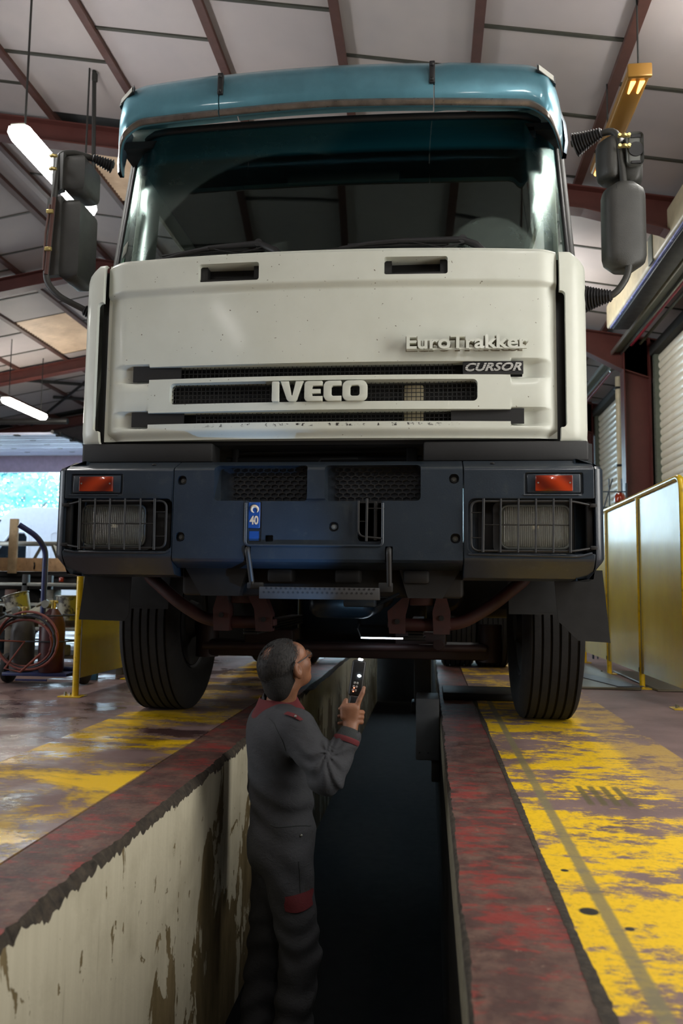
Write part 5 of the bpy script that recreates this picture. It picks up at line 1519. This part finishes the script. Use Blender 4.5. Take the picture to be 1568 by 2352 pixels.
tube_lamp(-2.95, 5.3, 6.6, 4.0, 'bright white tube lamp hanging behind the left truck mirror')
tube_lamp(-7.40, 13.4, 14.9, 4.0, 'small far tube lamp glowing above the open door at left', 'tubefar')
tube_lamp(1.3, 8.7, 10.1, 4.0, 'added tube lamp hidden behind the truck cab at right')  # unseen lamp, added to brighten the shutters and the roof
tube_lamp(1.93, 3.6, 5.2, 3.98, 'lit tube lamp beside the truck cab, outside the picture at right')
for k, (x, y) in enumerate(((1.3, .4), (1.3, -3.6), (-2.95, 3.2), (-2.95, -2.6), (-7.4, 4.6), (-7.4, -.5))):
    tube_lamp(x, y, y + 1.4, 4.0, 'lit tube lamp outside the picture, %s row, %s' % ({1.3: 'right', -2.95: 'middle', -7.4: 'left'}[x], ('nearer the truck', 'farther from the truck')[k % 2]), group='lit lamps outside the picture')
# the amber batten with only its ends glowing
M['ambertube'] = NT('amber_tube_cover'); _t = M['ambertube']; _t.set(C(152, 112, 50), .3, .3); M['ambertube'] = _t.m
M['glowend'] = emis('glowing_tube_end', (1, .50, .12, 1), 3.2)
al = thing('amber_lamp', 'amber tinted batten lamp with glowing ends hanging at upper right', 'lamp', (1.31, 5.62, 4.0))
obj('cover', [rbox(-.07, .07, -.60, .62, -.035, .04, .02, 3)], M['ambertube'], al)
for yy in (-.56, .60):
    for xx in (-.028, .028):
        s_ = -1 if yy < 0 else 1; P_ = [(xx, yy, -.040), (xx, yy - s_ * .12, -.040)]
        obj('glowing_end', [tube(P_, [.017, .008], 8)], M['glowend'], al, smooth=60)
obj('end_cap', [rbox(-.075, .075, -.625, -.59, -.045, .045, .01)], M['ambertube'], al)
for yy in (-.58, .3): obj('cable', [tube([(0, yy, .04), (0, yy, zc(1.31) - 4.0)], .006, 6)], M['cable'], al)
tag(obj('hanging_cable', [tube([(-2.90, 6.55, 4.05), (-2.92, 6.5, zc(-2.92))], .018, 6), rbox(-2.935, -2.89, 6.48, 6.52, zc(-2.9) - .1, zc(-2.9) - .02, .01)], M['cable']), 'dark cable hanging from the roof beside the left truck mirror', 'cable')
tag(obj('hanging_chain', [tube([(-3.74 + .006 * (k % 2), 6.2, 4.1 + k * .04), (-3.74 - .006 * (k % 2), 6.2, 4.13 + k * .04)], .009, 6) for k in range(28)], M['cable']), 'thin dark chain hanging at the upper left', 'chain')

# ================================================================== overhead runs along the right wall
dk = thing('cable_trunking', 'long beige and black trunking box under the roof at right', 'trunking', (0, 0, 0))
obj('cover', [rbox(2.15, 2.36, 3.0, 10.0, 3.94, 4.24, .03, 3)], M['cream'], dk)
obj('base_strip', [rbox(2.20, 2.39, 3.0, 9.9, 3.90, 3.945, .01)], M['dark'], dk); obj('blue_strip', [rbox(2.172, 2.20, 3.0, 9.9, 3.915, 3.942, .006)], M['bluew'], dk, label='pale blue edge strip')
obj('strap', [rbox(2.140, 2.16, 7.9, 8.05, 3.94, 4.22, .004)], M['guide'], dk); obj('hanger', [tube([(2.25, y, 4.2), (2.25, y, zc(2.25))], .012, 6) for y in (4, 7, 9.6)], M['dark'], dk)
rl_ = thing('overhead_rail', 'galvanised twin-edged rail running along the right wall', 'rail')
obj('channel', [box(2.47, 2.60, 3, 17.5, 4.0, 4.012)], M['guide'], rl_, smooth=0)
for x in (2.47, 2.60): obj('flange', [rbox(x - .012, x + .012, 3, 17.5, 3.965, 4.02, .005)], M['galv'], rl_)
tag(obj('red_pipe', [tube([(2.69, 3, 4.05), (2.69, 11.02, 4.05)], .022, 10)], M['pinkpipe'], smooth=60), 'magenta red pipe above the nearest roller shutter', 'pipe')
tag(obj('red_pipe', [tube([(2.69, 11.4, 4.02), (2.69, 15, 4.02)], .022, 10)], M['pinkpipe'], smooth=60), 'magenta red pipe above the farther roller shutter', 'pipe')
tag(obj('conduit', [tube([(2.80, 3, 4.06), (2.80, 11.0, 4.06)], .02, 8)], M['guide'], smooth=60), 'thin grey-green conduit above the nearest shutter', 'conduit')
dp = thing('downpipe', 'cream vertical pipe standing in front of the farther shutter', 'pipe', (2.66, 11.65, 0))
obj('pipe', [tube([(0, 0, 0), (0, 0, 3.78)], .05, 12)], M['cream'], dp, smooth=60); obj('elbow', [tube(arcpath([(-.12, 0, 3.86), (.0, 0, 3.92), (.09, -.05, 3.80), (.10, -.05, 3.5)], .08), .018, 8)], M['galv'], dp, smooth=60)
obj('bracket', [rbox(-.06, .06, -.06, .06, z, z + .03, .006) for z in (1.6, 2.5, 3.6)], M['dark'], dp)
tag(obj('channel_post', [rbox(2.74, 2.80, 11.58, 11.62, 0, 3.84, .006)], M['bluew']), 'pale blue metal channel beside the red column', 'post')

# ================================================================== yellow barriers
def m_gloss():
    t = NT('glossy_yellow_sheet'); co = t.coord(); c = t.mix(t.step(t.noise(co, 2, 4), .3, .7), C(204, 172, 12), C(222, 196, 34))
    c = t.mix(t.step(t.noise(co, 38, 4, .7), .72, .76), c, C(214, 200, 130)); t.set(c, t.math('ADD', .24, t.math('MULTIPLY', t.noise(co, 5, 5), .12)))
    t.b.inputs['Coat Weight'].default_value = .12; t.b.inputs['Coat Roughness'].default_value = .1; t.b.inputs['Specular IOR Level'].default_value = .28; t.bump(t.noise(co, 3.2, 3), .12, .02); return t.m


M['sheet'] = m_gloss()


def barrier(x, ys, label, ztop=1.51):
    t = thing('safety_barrier', label, 'barrier', (x, ys[0], 0)); n = len(ys)
    obj('top_rail', [tube(arcpath([(0, 0, 1.2), (0, 0, ztop), (0, ys[-1] - ys[0], ztop), (0, ys[-1] - ys[0], 1.2)], .09), .022, 12)], M['yellow'], t, smooth=60)
    for k, y in enumerate(ys):
        p = obj('post', [cyl((0, y - ys[0], 0), (0, y - ys[0], ztop - (.08 if k in (0, n - 1) else .02)), .022, 14)], M['yellow'], t, smooth=60)
        obj('base_plate', [rbox(-.10, .06, y - ys[0] - .06, y - ys[0] + .06, 0, .008, .002, 1)], M['yellow'], p)
        obj('anchor_bolt', [cyl((-.07, y - ys[0], .008), (-.07, y - ys[0], .03), .009, 6), cyl((-.05, y - ys[0] + .03, .008), (-.05, y - ys[0] + .03, .022), .008, 6)], M['galv'], p)
        obj('bolt_hole', [rbox(-.024, -.018, y - ys[0] - .008, y - ys[0] + .008, .13, .165, .004)], M['black'], p)
    for a, b in zip(ys[:-1], ys[1:]):
        pn = obj('panel', [box(-.004, .004, a - ys[0] + .04, b - ys[0] - .03, .12, ztop - .03)], M['sheet'], t, smooth=0)
        for yy in (a - ys[0] + .04, b - ys[0] - .03): obj('edge_strip', [box(-.010, .010, yy - .004, yy + .004, .12, ztop - .03)], M['galv'], pn, smooth=0)
    return t


barrier(1.655, [5.55, 6.68, 7.85, 9.05], 'yellow barrier of glossy panels to the right of the truck')
barrier(-2.36, [5.38, 6.5, 7.7], 'yellow barrier partly hidden behind the left front wheel', 1.47)
tag(obj('floor_plate', [rbox(.95, 1.62, 6.55, 8.6, 0, .02, .006, 1)], M['plate']), 'chequer plate sheet on the floor beside the right front wheel', 'floor plate')
tag(obj('floor_plate', [rbox(1.72, 2.45, 6.5, 8.0, 0, .018, .006, 1)], M['plate']), 'chequer plate sheet on the floor behind the yellow barrier', 'floor plate')
M['greymat'] = mat('blue_grey_strip', C(72, 76, 86), .45)
tag(obj('floor_strip', [prism([(1.15, 7.9), (1.30, 7.9), (1.66, 6.62), (1.45, 6.58)], .0205, .026, 'z')], M['greymat']), 'blue-grey strip lying on the chequer plate', 'strip')
# beacon and wire cage beyond the barrier
bc_ = thing('flashing_beacon', 'small orange beacon lamp behind the top of the right barrier', 'beacon', (2.02, 8.9, 1.70))
obj('lens', [lathe([(.055, .0), (.06, .02), (.055, .07), (.035, .10), (0, .11)], (0, 0, 0), 'z', 16)], M['amber'], bc_, smooth=50); obj('base', [cyl((0, 0, -.03), (0, 0, .0), .06, 14)], M['black'], bc_)
obj('mast', [tube([(0, 0, -1.7), (0, 0, -.03)], .02, 8)], M['dark'], bc_)
M['cage'] = mat('blue_grey_wire', C(62, 74, 86), .5)
cg = thing('wire_rack', 'blue-grey wire rack standing behind the orange beacon', 'rack', (1.9, 9.6, 0))
obj('wire_panel', [tube([(x, 0, 0), (x, 0, 2.05)], .008, 6) for x in (0, .16, .30)] + [tube([(-.05, 0, z), (.35, 0, z)], .008, 6) for z in (.5, 1.1, 1.5, 1.72, 1.9)] + [tube([(.0, 0, 1.4), (.2, .0, 2.05)], .008, 6)], M['cage'], cg)
obj('frame_post', [rbox(-.06, -.04, -.01, .01, 0, 2.0, .003), rbox(.34, .36, -.01, .01, 0, 2.0, .003)], M['cage'], cg)

# ================================================================== in the pit
pb = thing('pit_cabinet', 'grey steel box fixed to the right wall of the pit', 'cabinet', (0, 5.0, 0))
M['cab'] = mat('grey_box_paint', C(66, 68, 70), .5)
obj('body', [rbox(-.073, .065, 0, .3, -.265, .095, .006)], M['cab'], pb); obj('bracket', [rbox(.02, .07, .05, .2, -.40, -.265, .005)], M['dark'], pb)
obj('screw', [cyl((-.05, -.004, -.22), (-.05, 0, -.22), .006, 8), cyl((0, -.004, -.22), (0, 0, -.22), .006, 8)], M['black'], pb)
jk = thing('pit_jack', 'grey pit jack post on the right pit wall beneath the truck', 'jack', (0, 5.9, 0))
obj('carriage', [rbox(-.12, .065, 0, .22, -.12, -.05, .01)], M['dark'], jk); obj('post', [rbox(-.10, .02, .02, .2, -.05, .33, .01)], M['cab'], jk)
tag(obj('drip_tray', [rbox(.1, .60, 5.7, 6.15, .001, .05, .01)], M['dark']), 'flat dark tray on the floor behind the truck axle', 'tray')
M['led'] = emis('inspection_led', (.72, .85, 1, 1), 9)
il = thing('inspection_lamp', 'slim lit inspection lamp lying under the truck front axle', 'lamp', (-.375, 4.62, .470))
obj('light_strip', [rbox(0, .235, -.010, .010, -.004, .003, .002)], M['led'], il); obj('handle', [tube([(.235, 0, 0), (.36, .0, .002)], .014, 10)], M['black'], il, smooth=60); obj('hook', [tube([(0, 0, 0), (-.02, .0, .05), (-.02, .1, .07)], .004, 6)], M['black'], il)
tag(obj('air_hose', [tube([(-.86, 4.2, -.02), (-.83, 4.4, -.35), (-.80, 4.9, -.62), (-.84, 5.6, -.50), (-.86, 6.4, -.3)], .012, 8)], M['dark'], smooth=60), 'thin dark hose hanging along the left pit wall', 'hose')

# ================================================================== left: welding cart, buckets, scrap
M['bluepaint'] = mat('dark_blue_paint', C(34, 46, 96), .4, dirt=C(60, 62, 60))
M['bottlered'] = mat('dark_red_bottle', C(66, 22, 24), .45, var=.2); M['bottlegrey'] = mat('grey_bottle', C(66, 64, 62), .5, var=.2)
M['hosered'] = mat('faded_red_hose', C(122, 62, 54), .6, var=.2); M['hoseblue'] = mat('dark_hose', C(36, 42, 52), .6)
ct = thing('gas_bottle_cart', 'blue two-wheeled gas bottle cart left of the yellow post', 'cart', (-2.92, 5.95, 0))
obj('frame', [tube(arcpath([(-.02, .10, .10), (-.02, .10, 1.02), (-.06, .02, 1.12), (-.17, -.05, 1.20)], .08), .022, 10)], M['bluepaint'], ct, smooth=60)
obj('foot_plate', [rbox(-.22, .28, -.10, .2, .075, .10, .004), tube([(-.1, -.12, .05), (.14, -.12, .05)], .008, 6)], M['bluepaint'], ct)
obj('axle', [tube([(-.24, .1, .115), (.33, .1, .115)], .018, 8)], M['bluepaint'], ct, smooth=60)
for x in (-.27, .33):
    wv = obj('wheel', [lathe([(.05, -.035), (.09, -.03), (.11, -.02), (.115, 0), (.11, .02), (.09, .03), (.05, .035)], (0, 0, 0), 'x', 24), cyl((-.03, 0, 0), (.03, 0, 0), .05, 16)], M['rubber'], ct); wv.location = (x, .1, .115)
obj('ring', [tube([(.02 + .26 * math.cos(a), .02 + .15 * math.sin(a), z) for a in np.linspace(0, 2 * PI, 25)[:-1]], .006, 6, closed=True) for z in (.33, .52)], M['hoseblue'], ct, smooth=60)


def gas_bottle(x, y, m, label, h_=.47, r=.092):
    t = thing('gas_bottle', label, 'gas bottle', (x, y, .101)); obj('body', [lathe([(0, 0), (r * .9, 0), (r, .02), (r, h_ - .12), (r * .85, h_ - .06), (r * .5, h_ - .02), (.03, h_), (0, h_)], (0, 0, 0), 'z', 24)], m, t, smooth=50)
    obj('valve', [cyl((0, 0, h_), (0, 0, h_ + .06), .018, 10), cyl((-.03, 0, h_ + .05), (.03, 0, h_ + .05), .012, 8)], M['brass'], t)
    obj('regulator', [cyl((-.02, -.05, h_ + .03), (-.02, -.10, h_ + .035), .03, 14), cyl((-.05, -.03, h_ + .05), (-.11, -.06, h_ + .02), .014, 8)], M['galv'], t)
    return t


gas_bottle(-2.80, 5.93, M['bottlered'], 'dark red gas bottle standing on the blue cart'); gas_bottle(-3.03, 5.93, M['bottlegrey'], 'grey gas bottle standing on the left of the cart', .42, .088)
M['paper'] = mat('label_paper', C(176, 176, 164), .6)
tag(obj('paper_label', [rbox(-2.86, -2.80, 5.832, 5.834, .47, .49, .001, 1), rbox(-2.865, -2.815, 5.832, 5.834, .44, .46, .001, 1)], M['paper']), 'pale stickers on the neck of the red gas bottle', 'sticker')
hz = []
for k in range(3):
    c0 = (-2.95 + .02 * k, 5.78 - .02 * k, .32 + .01 * k); P_ = []
    for a in np.linspace(-.3, 2 * PI * 1.05, 40): P_.append((c0[0] + (.22 + .012 * k) * math.cos(a), c0[1] + .04 * math.sin(a * .5), c0[2] + (.17 + .02 * k) * math.sin(a)))
    hz.append(P_)
hs = thing('welding_hose', 'coiled red and dark welding hoses hung on the cart', 'hose', (0, 0, 0))
for k, P_ in enumerate(hz): obj('hose_coil', [tube(P_, .009, 8)], M['hosered'] if k != 1 else M['hoseblue'], hs, smooth=60)
obj('hose_tail', [tube([(-2.8, 5.76, .25), (-2.92, 5.70, .12), (-3.05, 5.72, .14), (-2.95, 5.8, .33), (-3.1, 5.6, .35), (-3.3, 5.4, .1), (-3.45, 5.3, .02)], .009, 8)], M['hosered'], hs, smooth=60)
obj('hose_tail', [tube([(-2.90, 5.85, .50), (-3.05, 5.7, .52), (-3.2, 5.6, .42), (-3.34, 5.45, .15), (-3.4, 5.3, .02)], .010, 8)], M['hoseblue'], hs, smooth=60)
obj('torch_nozzle', [tube([(-3.36, 5.7, .50), (-3.22, 5.7, .58), (-3.12, 5.72, .61)], [.016, .03, .022], 8)], M['black'], hs, smooth=60); obj('brass_fitting', [tube([(-3.22, 5.69, .585), (-3.27, 5.69, .555)], .014, 8)], M['brass'], hs)


def m_bucket(name, c1, c2):
    t = NT(name); sp = t.node('ShaderNodeSeparateXYZ'); t.link(t.coord(), sp.inputs[0]); c = t.mix(t.step(sp.outputs[0], .03, .05), c1, c2)
    c = t.mix(t.step(t.noise(t.coord(), 12, 6, .7), .5, .6), c, C(56, 52, 46)); t.set(c, .45); return t.m


M['bucket'] = m_bucket('dirty_tinplate', C(150, 148, 132), C(140, 130, 40))


def bucket(x, y, z, label, r=.10, h_=.20, tilt=(0, 0, 0), g='buckets among the scrap'):
    t = thing('bucket', label, 'bucket', (x, y, z), 0, g); t.rotation_euler = tilt
    obj('body', [lathe([(0, 0), (r * .82, 0), (r * .98, h_), (r * .95, h_), (r * .8, .01), (0, .01)], (0, 0, 0), 'z', 24)], M['bucket'], t, smooth=50)
    obj('rim', [tube([(r * math.cos(a), r * math.sin(a), h_) for a in np.linspace(0, 2 * PI, 25)[:-1]], .006, 6, closed=True)], M['galv'], t, smooth=60)
    return t


M['steelbench'] = mat('rusty_bench', C(92, 84, 70), .6, var=.3)
bn = thing('scrap_bench', 'low grimy steel bench heaped with scrap at left', 'bench', (-3.7, 6.9, 0))
obj('top', [rbox(-1.0, 1.15, -.15, .5, .40, .46, .01)], M['steelbench'], bn)
obj('shelf', [rbox(-1.0, 1.15, -.1, .5, .12, .15, .01)], M['steelbench'], bn)
for x in (-.95, .1, 1.1): obj('leg', [rbox(x - .03, x + .03, -.12, -.06, 0, .40, .004)], M['steelbench'], bn)
bucket(-3.47, 6.74, .47, 'yellow and white tin tilted to the right of its neighbours on the bench', .11, .20, (0, -.30, 0)); bucket(-2.98, 6.6, .46, 'open tin beside the blue cart handle', .11, .20)
bucket(-3.85, 6.9, .46, 'small dirty tin at the left end of the bench', .09, .15); bucket(-3.32, 6.62, .46, 'white plastic tub lying on its side on the bench', .09, .18, (0, 1.1, .3))
random.seed(11)
M['scrap'] = [mat('scrap_%s' % n, c, .5, metal=mt, var=.3, vscale=14) for n, c, mt in (('dark', C(40, 38, 36), .2), ('rust', C(96, 60, 42), .1), ('steel', C(128, 126, 116), .6), ('red', C(130, 34, 32), 0), ('blue', C(40, 66, 80), 0))]
for k in range(26):
    x = random.uniform(-4.6, -2.75); y = random.uniform(6.85, 7.25); z = .462 if k % 2 else .152
    m_ = M['scrap'][random.choice([0, 0, 0, 1, 2, 2, 3, 4])]; q = k % 3
    if q == 0: g = [lathe([(0, 0), (.05, 0), (.05, .03), (.03, .035), (.03, .09), (.018, .10), (.0, .10)], (0, 0, 0), 'z', 14)]; nm, lb = 'hub_part', 'loose hub-shaped machine part in the scrap heap at left'
    elif q == 1: g = [tube(arcpath([(-.12, 0, .02), (0, .03, .02), (.05, 0, .10), (.14, 0, .12)], .04), .016, 8)]; nm, lb = 'bent_pipe', 'short bent pipe in the scrap heap at left'
    else: g = [rbox(-.08, .08, -.05, .05, 0, .09, .012, 2), rbox(-.03, .03, -.06, .06, .09, .12, .008)]; nm, lb = 'metal_casing', 'boxy metal casing in the scrap heap at left'
    where = ('at the far left end', 'left of the middle', 'around the middle', 'towards the right end')[min(3, int((x + 4.6) / .47))]; lv = ('under the bench top', 'on the bench top')[k % 2]; clr = {0: 'dark', 1: 'rusty', 2: 'bare steel', 3: 'red', 4: 'blue'}[M['scrap'].index(m_)]
    lb = '%s %s, %s, %s' % (clr, lb.replace(' in the scrap heap at left', ''), lv, where); lb += ('', ', askew', ', partly hidden')[(k // 9) % 3]
    o = tag(obj(nm, g, m_), lb, 'scrap', 'scrap parts on the bench'); o.location = (x, y if k % 2 else y - .1, z); o.rotation_euler = (0, 0, random.uniform(0, 6))
M['redm'] = M['scrap'][3]
rb = thing('red_jack', 'red trolley jack end with a blue handle at the left edge', 'jack', (-3.62, 6.0, 0))
obj('body', [prism([(-.2, .04), (.22, .04), (.16, .22), (-.02, .46), (-.2, .46)], -.1, .1, 'y')], M['redm'], rb); obj('handle', [tube([(-.05, -.12, .58), (.12, -.12, .34), (.20, -.12, .22)], .02, 8)], M['scrap'][4], rb, smooth=60)
for x in (-.14, .14): obj('wheel', [cyl((x, -.12, .04), (x, .12, .04), .04, 14)], M['dark'], rb)
tag(obj('blue_post', [rbox(-2.70, -2.62, 6.35, 6.40, .0, .95, .006)], mat('pale_blue_paint', C(52, 100, 130), .5)), 'pale blue upright behind the truck mudflap at left', 'post')
# shelving behind with pale rails
sh = thing('storage_rack', 'dark storage rack with pale shelf edges behind the cart', 'rack', (-4.2, 8.2, 0))
for z in (.28, .52, .74):
    obj('shelf', [rbox(-1.4, 1.5, 0, .6, z, z + .035, .006)], M['galv'], sh)
for x in (-1.38, 0, 1.46):
    for y in (0, .54): obj('upright', [rbox(x - .03, x + .03, y, y + .06, 0, .86, .004)], M['dark'], sh)
for k in range(14):
    x = -5.4 + k * .2; z = (.315, .555)[k % 2]
    o = tag(obj('parts_box', [rbox(-.07, .07, -.1, .1, 0, .15, .01), rbox(-.075, .075, -.105, -.10, .02, .06, .002, 1)], M['scrap'][(k * 2) % 3]), 'parts box on the %s shelf of the far rack, %s from its left end' % (('lower', 'upper')[k % 2], ('first', 'second', 'third', 'fourth', 'fifth', 'sixth', 'seventh')[k // 2]), 'box', 'parts boxes on the rack'); o.location = (x, 8.4, z)

# ================================================================== flatbed trailer with timber side
M['timber'] = mat('weathered_timber', C(196, 156, 112), .6, var=.2, vscale=6, dirt=C(140, 100, 60)); M['timberpale'] = mat('pale_timber', C(196, 170, 132), .6, var=.15)
fl = thing('flatbed_trailer', 'dark trailer with a tan timber side board beyond the cart', 'trailer', (-7.2, 10.0, 0))
obj('side_board', [rbox(-3.0, 3.1, 0, .05, .93, 1.10, .006)], M['timber'], fl); obj('bed', [rbox(-3.0, 3.1, .05, 2.3, .86, .93, .01)], M['dark'], fl)
obj('chassis', [rbox(-3.0, 2.9, .1, .25, .70, .86, .01)], M['soot'], fl)
obj('stake', [rbox(1.86, 1.97, -.05, .0, .90, 1.60, .008)], M['timberpale'], fl)
obj('trestle', [rbox(1.5, 2.45, .3, .38, 1.27, 1.33, .006), tube([(2.30, .34, 1.28), (2.38, .34, 1.10)], .05, 6), tube([(2.12, .34, 1.28), (2.02, .34, 1.10)], .02, 6)], M['galv'], fl)
obj('side_light', [rbox(2.52, 2.58, .02, .05, .80, .86, .008)], M['amber'], fl, label='small orange side light')
for x in (-1.5, -.4, 1.8): obj('wheel', [lathe([(.15, -.1), (.38, -.1), (.42, -.05), (.42, .05), (.38, .1), (.15, .1), (.0, .06)], (x, .3, .42), 'y', 28)], M['rubber'], fl)
obj('lashing_hook', [tube([(x, -.01, 1.04), (x + .02, -.04, 1.0), (x, -.01, .96)], .010, 6) for x in (2.2, 2.75)], M['dark'], fl)
tag(obj('machine_block', [rbox(-6.0, -5.35, 9.3, 9.7, 1.1, 1.42, .04, 3), rbox(-5.9, -5.6, 9.25, 9.3, 1.2, 1.35, .01)], M['black']), 'black machine housing at the left edge above the timber board', 'machine')
tag(obj('machine_stand', [rbox(-5.9, -5.4, 9.35, 9.65, 0, 1.1, .02)], M['soot']), 'dark stand under the black machine housing', 'stand')

# ================================================================== outside: ground, van, trees
M['yard'] = mat('yard_asphalt', C(178, 178, 176), .8); struct('floor_yard', [box(-60, 40, 19.15, 80, -.3, -.02)], M['yard'], smooth=0)
M['vanw'] = mat('white_van_paint', C(232, 235, 244), .3, var=.03, coat=.5)
vn = thing('van', 'white panel van parked outside the open door', 'van', (-10.0, 20.6, .06))
prof = [(-2.9, .45), (-2.95, .9), (-2.7, 1.25), (-2.1, 1.45), (-1.35, 2.45), (-1.0, 2.72), (-.5, 2.78), (3.0, 2.70), (3.15, 2.4), (3.15, .45)]
vb = obj('body', [prism(prof, 0, 2.0, 'y')], M['vanw'], vn)
cut(vb, [prism([(-1.55, 1.35), (-1.05, 2.02), (-.92, 2.10), (-.62, 2.10), (-.55, 2.0), (-.55, 1.35)], -.1, .03, 'y')] + [prism([(p[0] + .75 + 2.15, p[1]) for p in []] or [(-.45, .6), (-.43, .6), (-.43, 2.3), (-.45, 2.3)], -.1, .012, 'y'), rr_prism(.1, 2.9, 1.2, 2.1, .1, -.1, .012)], bevel=.05, seg=3, ang=50)
obj('side_window', [prism([(-1.53, 1.37), (-1.05, 2.0), (-.93, 2.08), (-.64, 2.08), (-.57, 1.98), (-.57, 1.37)], .025, .035, 'y')], mat('dark_van_glass', C(24, 32, 38), .08), vn)
obj('window_seal', [tube([(p[0], .0, p[1]) for p in [(-1.57, 1.33), (-1.07, 2.03), (-.93, 2.12), (-.61, 2.12), (-.53, 2.0), (-.53, 1.33)]], .015, 6, closed=True)], M['vanw'], vn, smooth=60)
obj('windscreen_seal', [prism([(-2.12, 1.45), (-1.36, 2.46), (-1.28, 2.43), (-2.0, 1.45)], -.004, 2.0, 'y')], M['black'], vn)
obj('door_mirror', [rbox(-1.7, -1.5, -.25, -.08, 1.35, 1.65, .04, 3)], M['black'], vn)
for x in (-2.0, 2.2): obj('wheel', [lathe([(.0, -.02), (.2, -.02), (.33, -.03), (.36, .02), (.36, .18)], (x, .0, .36), 'y', 28)], M['rubber'], vn)


def m_leaf(name, c1, c2):
    t = NT(name); oi = t.noise(t.coord(), 1.2, 3); c = t.mix(t.step(oi, .3, .7), c1, c2); t.set(c, .5); t.b.inputs['Transmission Weight'].default_value = 0
    tl = t.node('ShaderNodeBsdfTranslucent'); t.link(c, tl.inputs[0]); mx = t.node('ShaderNodeMixShader'); mx.inputs[0].default_value = .5
    t.link(t.b.outputs[0], mx.inputs[1]); t.link(tl.outputs[0], mx.inputs[2]); t.link(mx.outputs[0], t.out.inputs[0]); return t.m


M['leafa'] = m_leaf('teal_green_leaves', C(90, 150, 150), C(150, 200, 196)); M['leafb'] = m_leaf('pale_green_leaves', C(48, 104, 108), C(100, 160, 162)); M['bark'] = mat('grey_bark', C(110, 112, 112), .8)


def tree(x, y, h_, m, label, n=2000, seed=1):
    rnd = np.random.RandomState(seed); t = thing('tree', label, 'tree', (x, y, -.02), 0, 'trees across the yard')
    obj('trunk', [tube([(0, 0, 0), (.1, .05, h_ * .3), (-.05, 0, h_ * .6)], [.22, .16, .07], 10)] + [tube([(.05, 0, h_ * (.3 + .06 * k)), (math.cos(k * 2.3) * 1.2, math.sin(k * 2.3) * 1.2, h_ * (.5 + .06 * k))], [.07, .02], 6) for k in range(5)], M['bark'], t, smooth=60)
    V = []; F = []; cl = [(rnd.normal(0, 1.3), rnd.normal(0, 1.0), h_ * rnd.uniform(.28, .95)) for _ in range(34)]
    for k in range(n):
        c = cl[rnd.randint(34)]; p = np.array(c) + rnd.normal(0, .42, 3); a = rnd.normal(0, 1, 3); a /= np.linalg.norm(a); b = np.cross(a, rnd.normal(0, 1, 3)); b /= np.linalg.norm(b); s = rnd.uniform(.10, .2)
        o = len(V); V += [tuple(p - a * s), tuple(p + b * s * .5), tuple(p + a * s), tuple(p - b * s * .5)]; F.append((o, o + 1, o + 2, o + 3))
    obj('foliage', [(V, F)], m, t, smooth=0, fixn=False); return t


for k, (x, y, h_) in enumerate([(-22.5, 32, 7.5), (-19.2, 34, 8.5), (-15.8, 31, 7.2), (-12.4, 35, 8.6), (-8.6, 33, 7.6), (-2.5, 38, 8.2), (2.5, 36, 7.6)]):
    tree(x, y, h_, M['leafa'] if k % 2 == 0 else M['leafb'], ['pale teal tree at the far left edge of the open door', 'dark teal tree, second from the left in the open door', 'pale teal tree above the cab of the white van', 'dark teal tree above the load bay of the white van', 'pale teal tree just left of the truck bumper', 'dark teal tree outside the rear window, behind the truck', 'pale teal tree outside the rear window, rightmost of all'][k], seed=k)
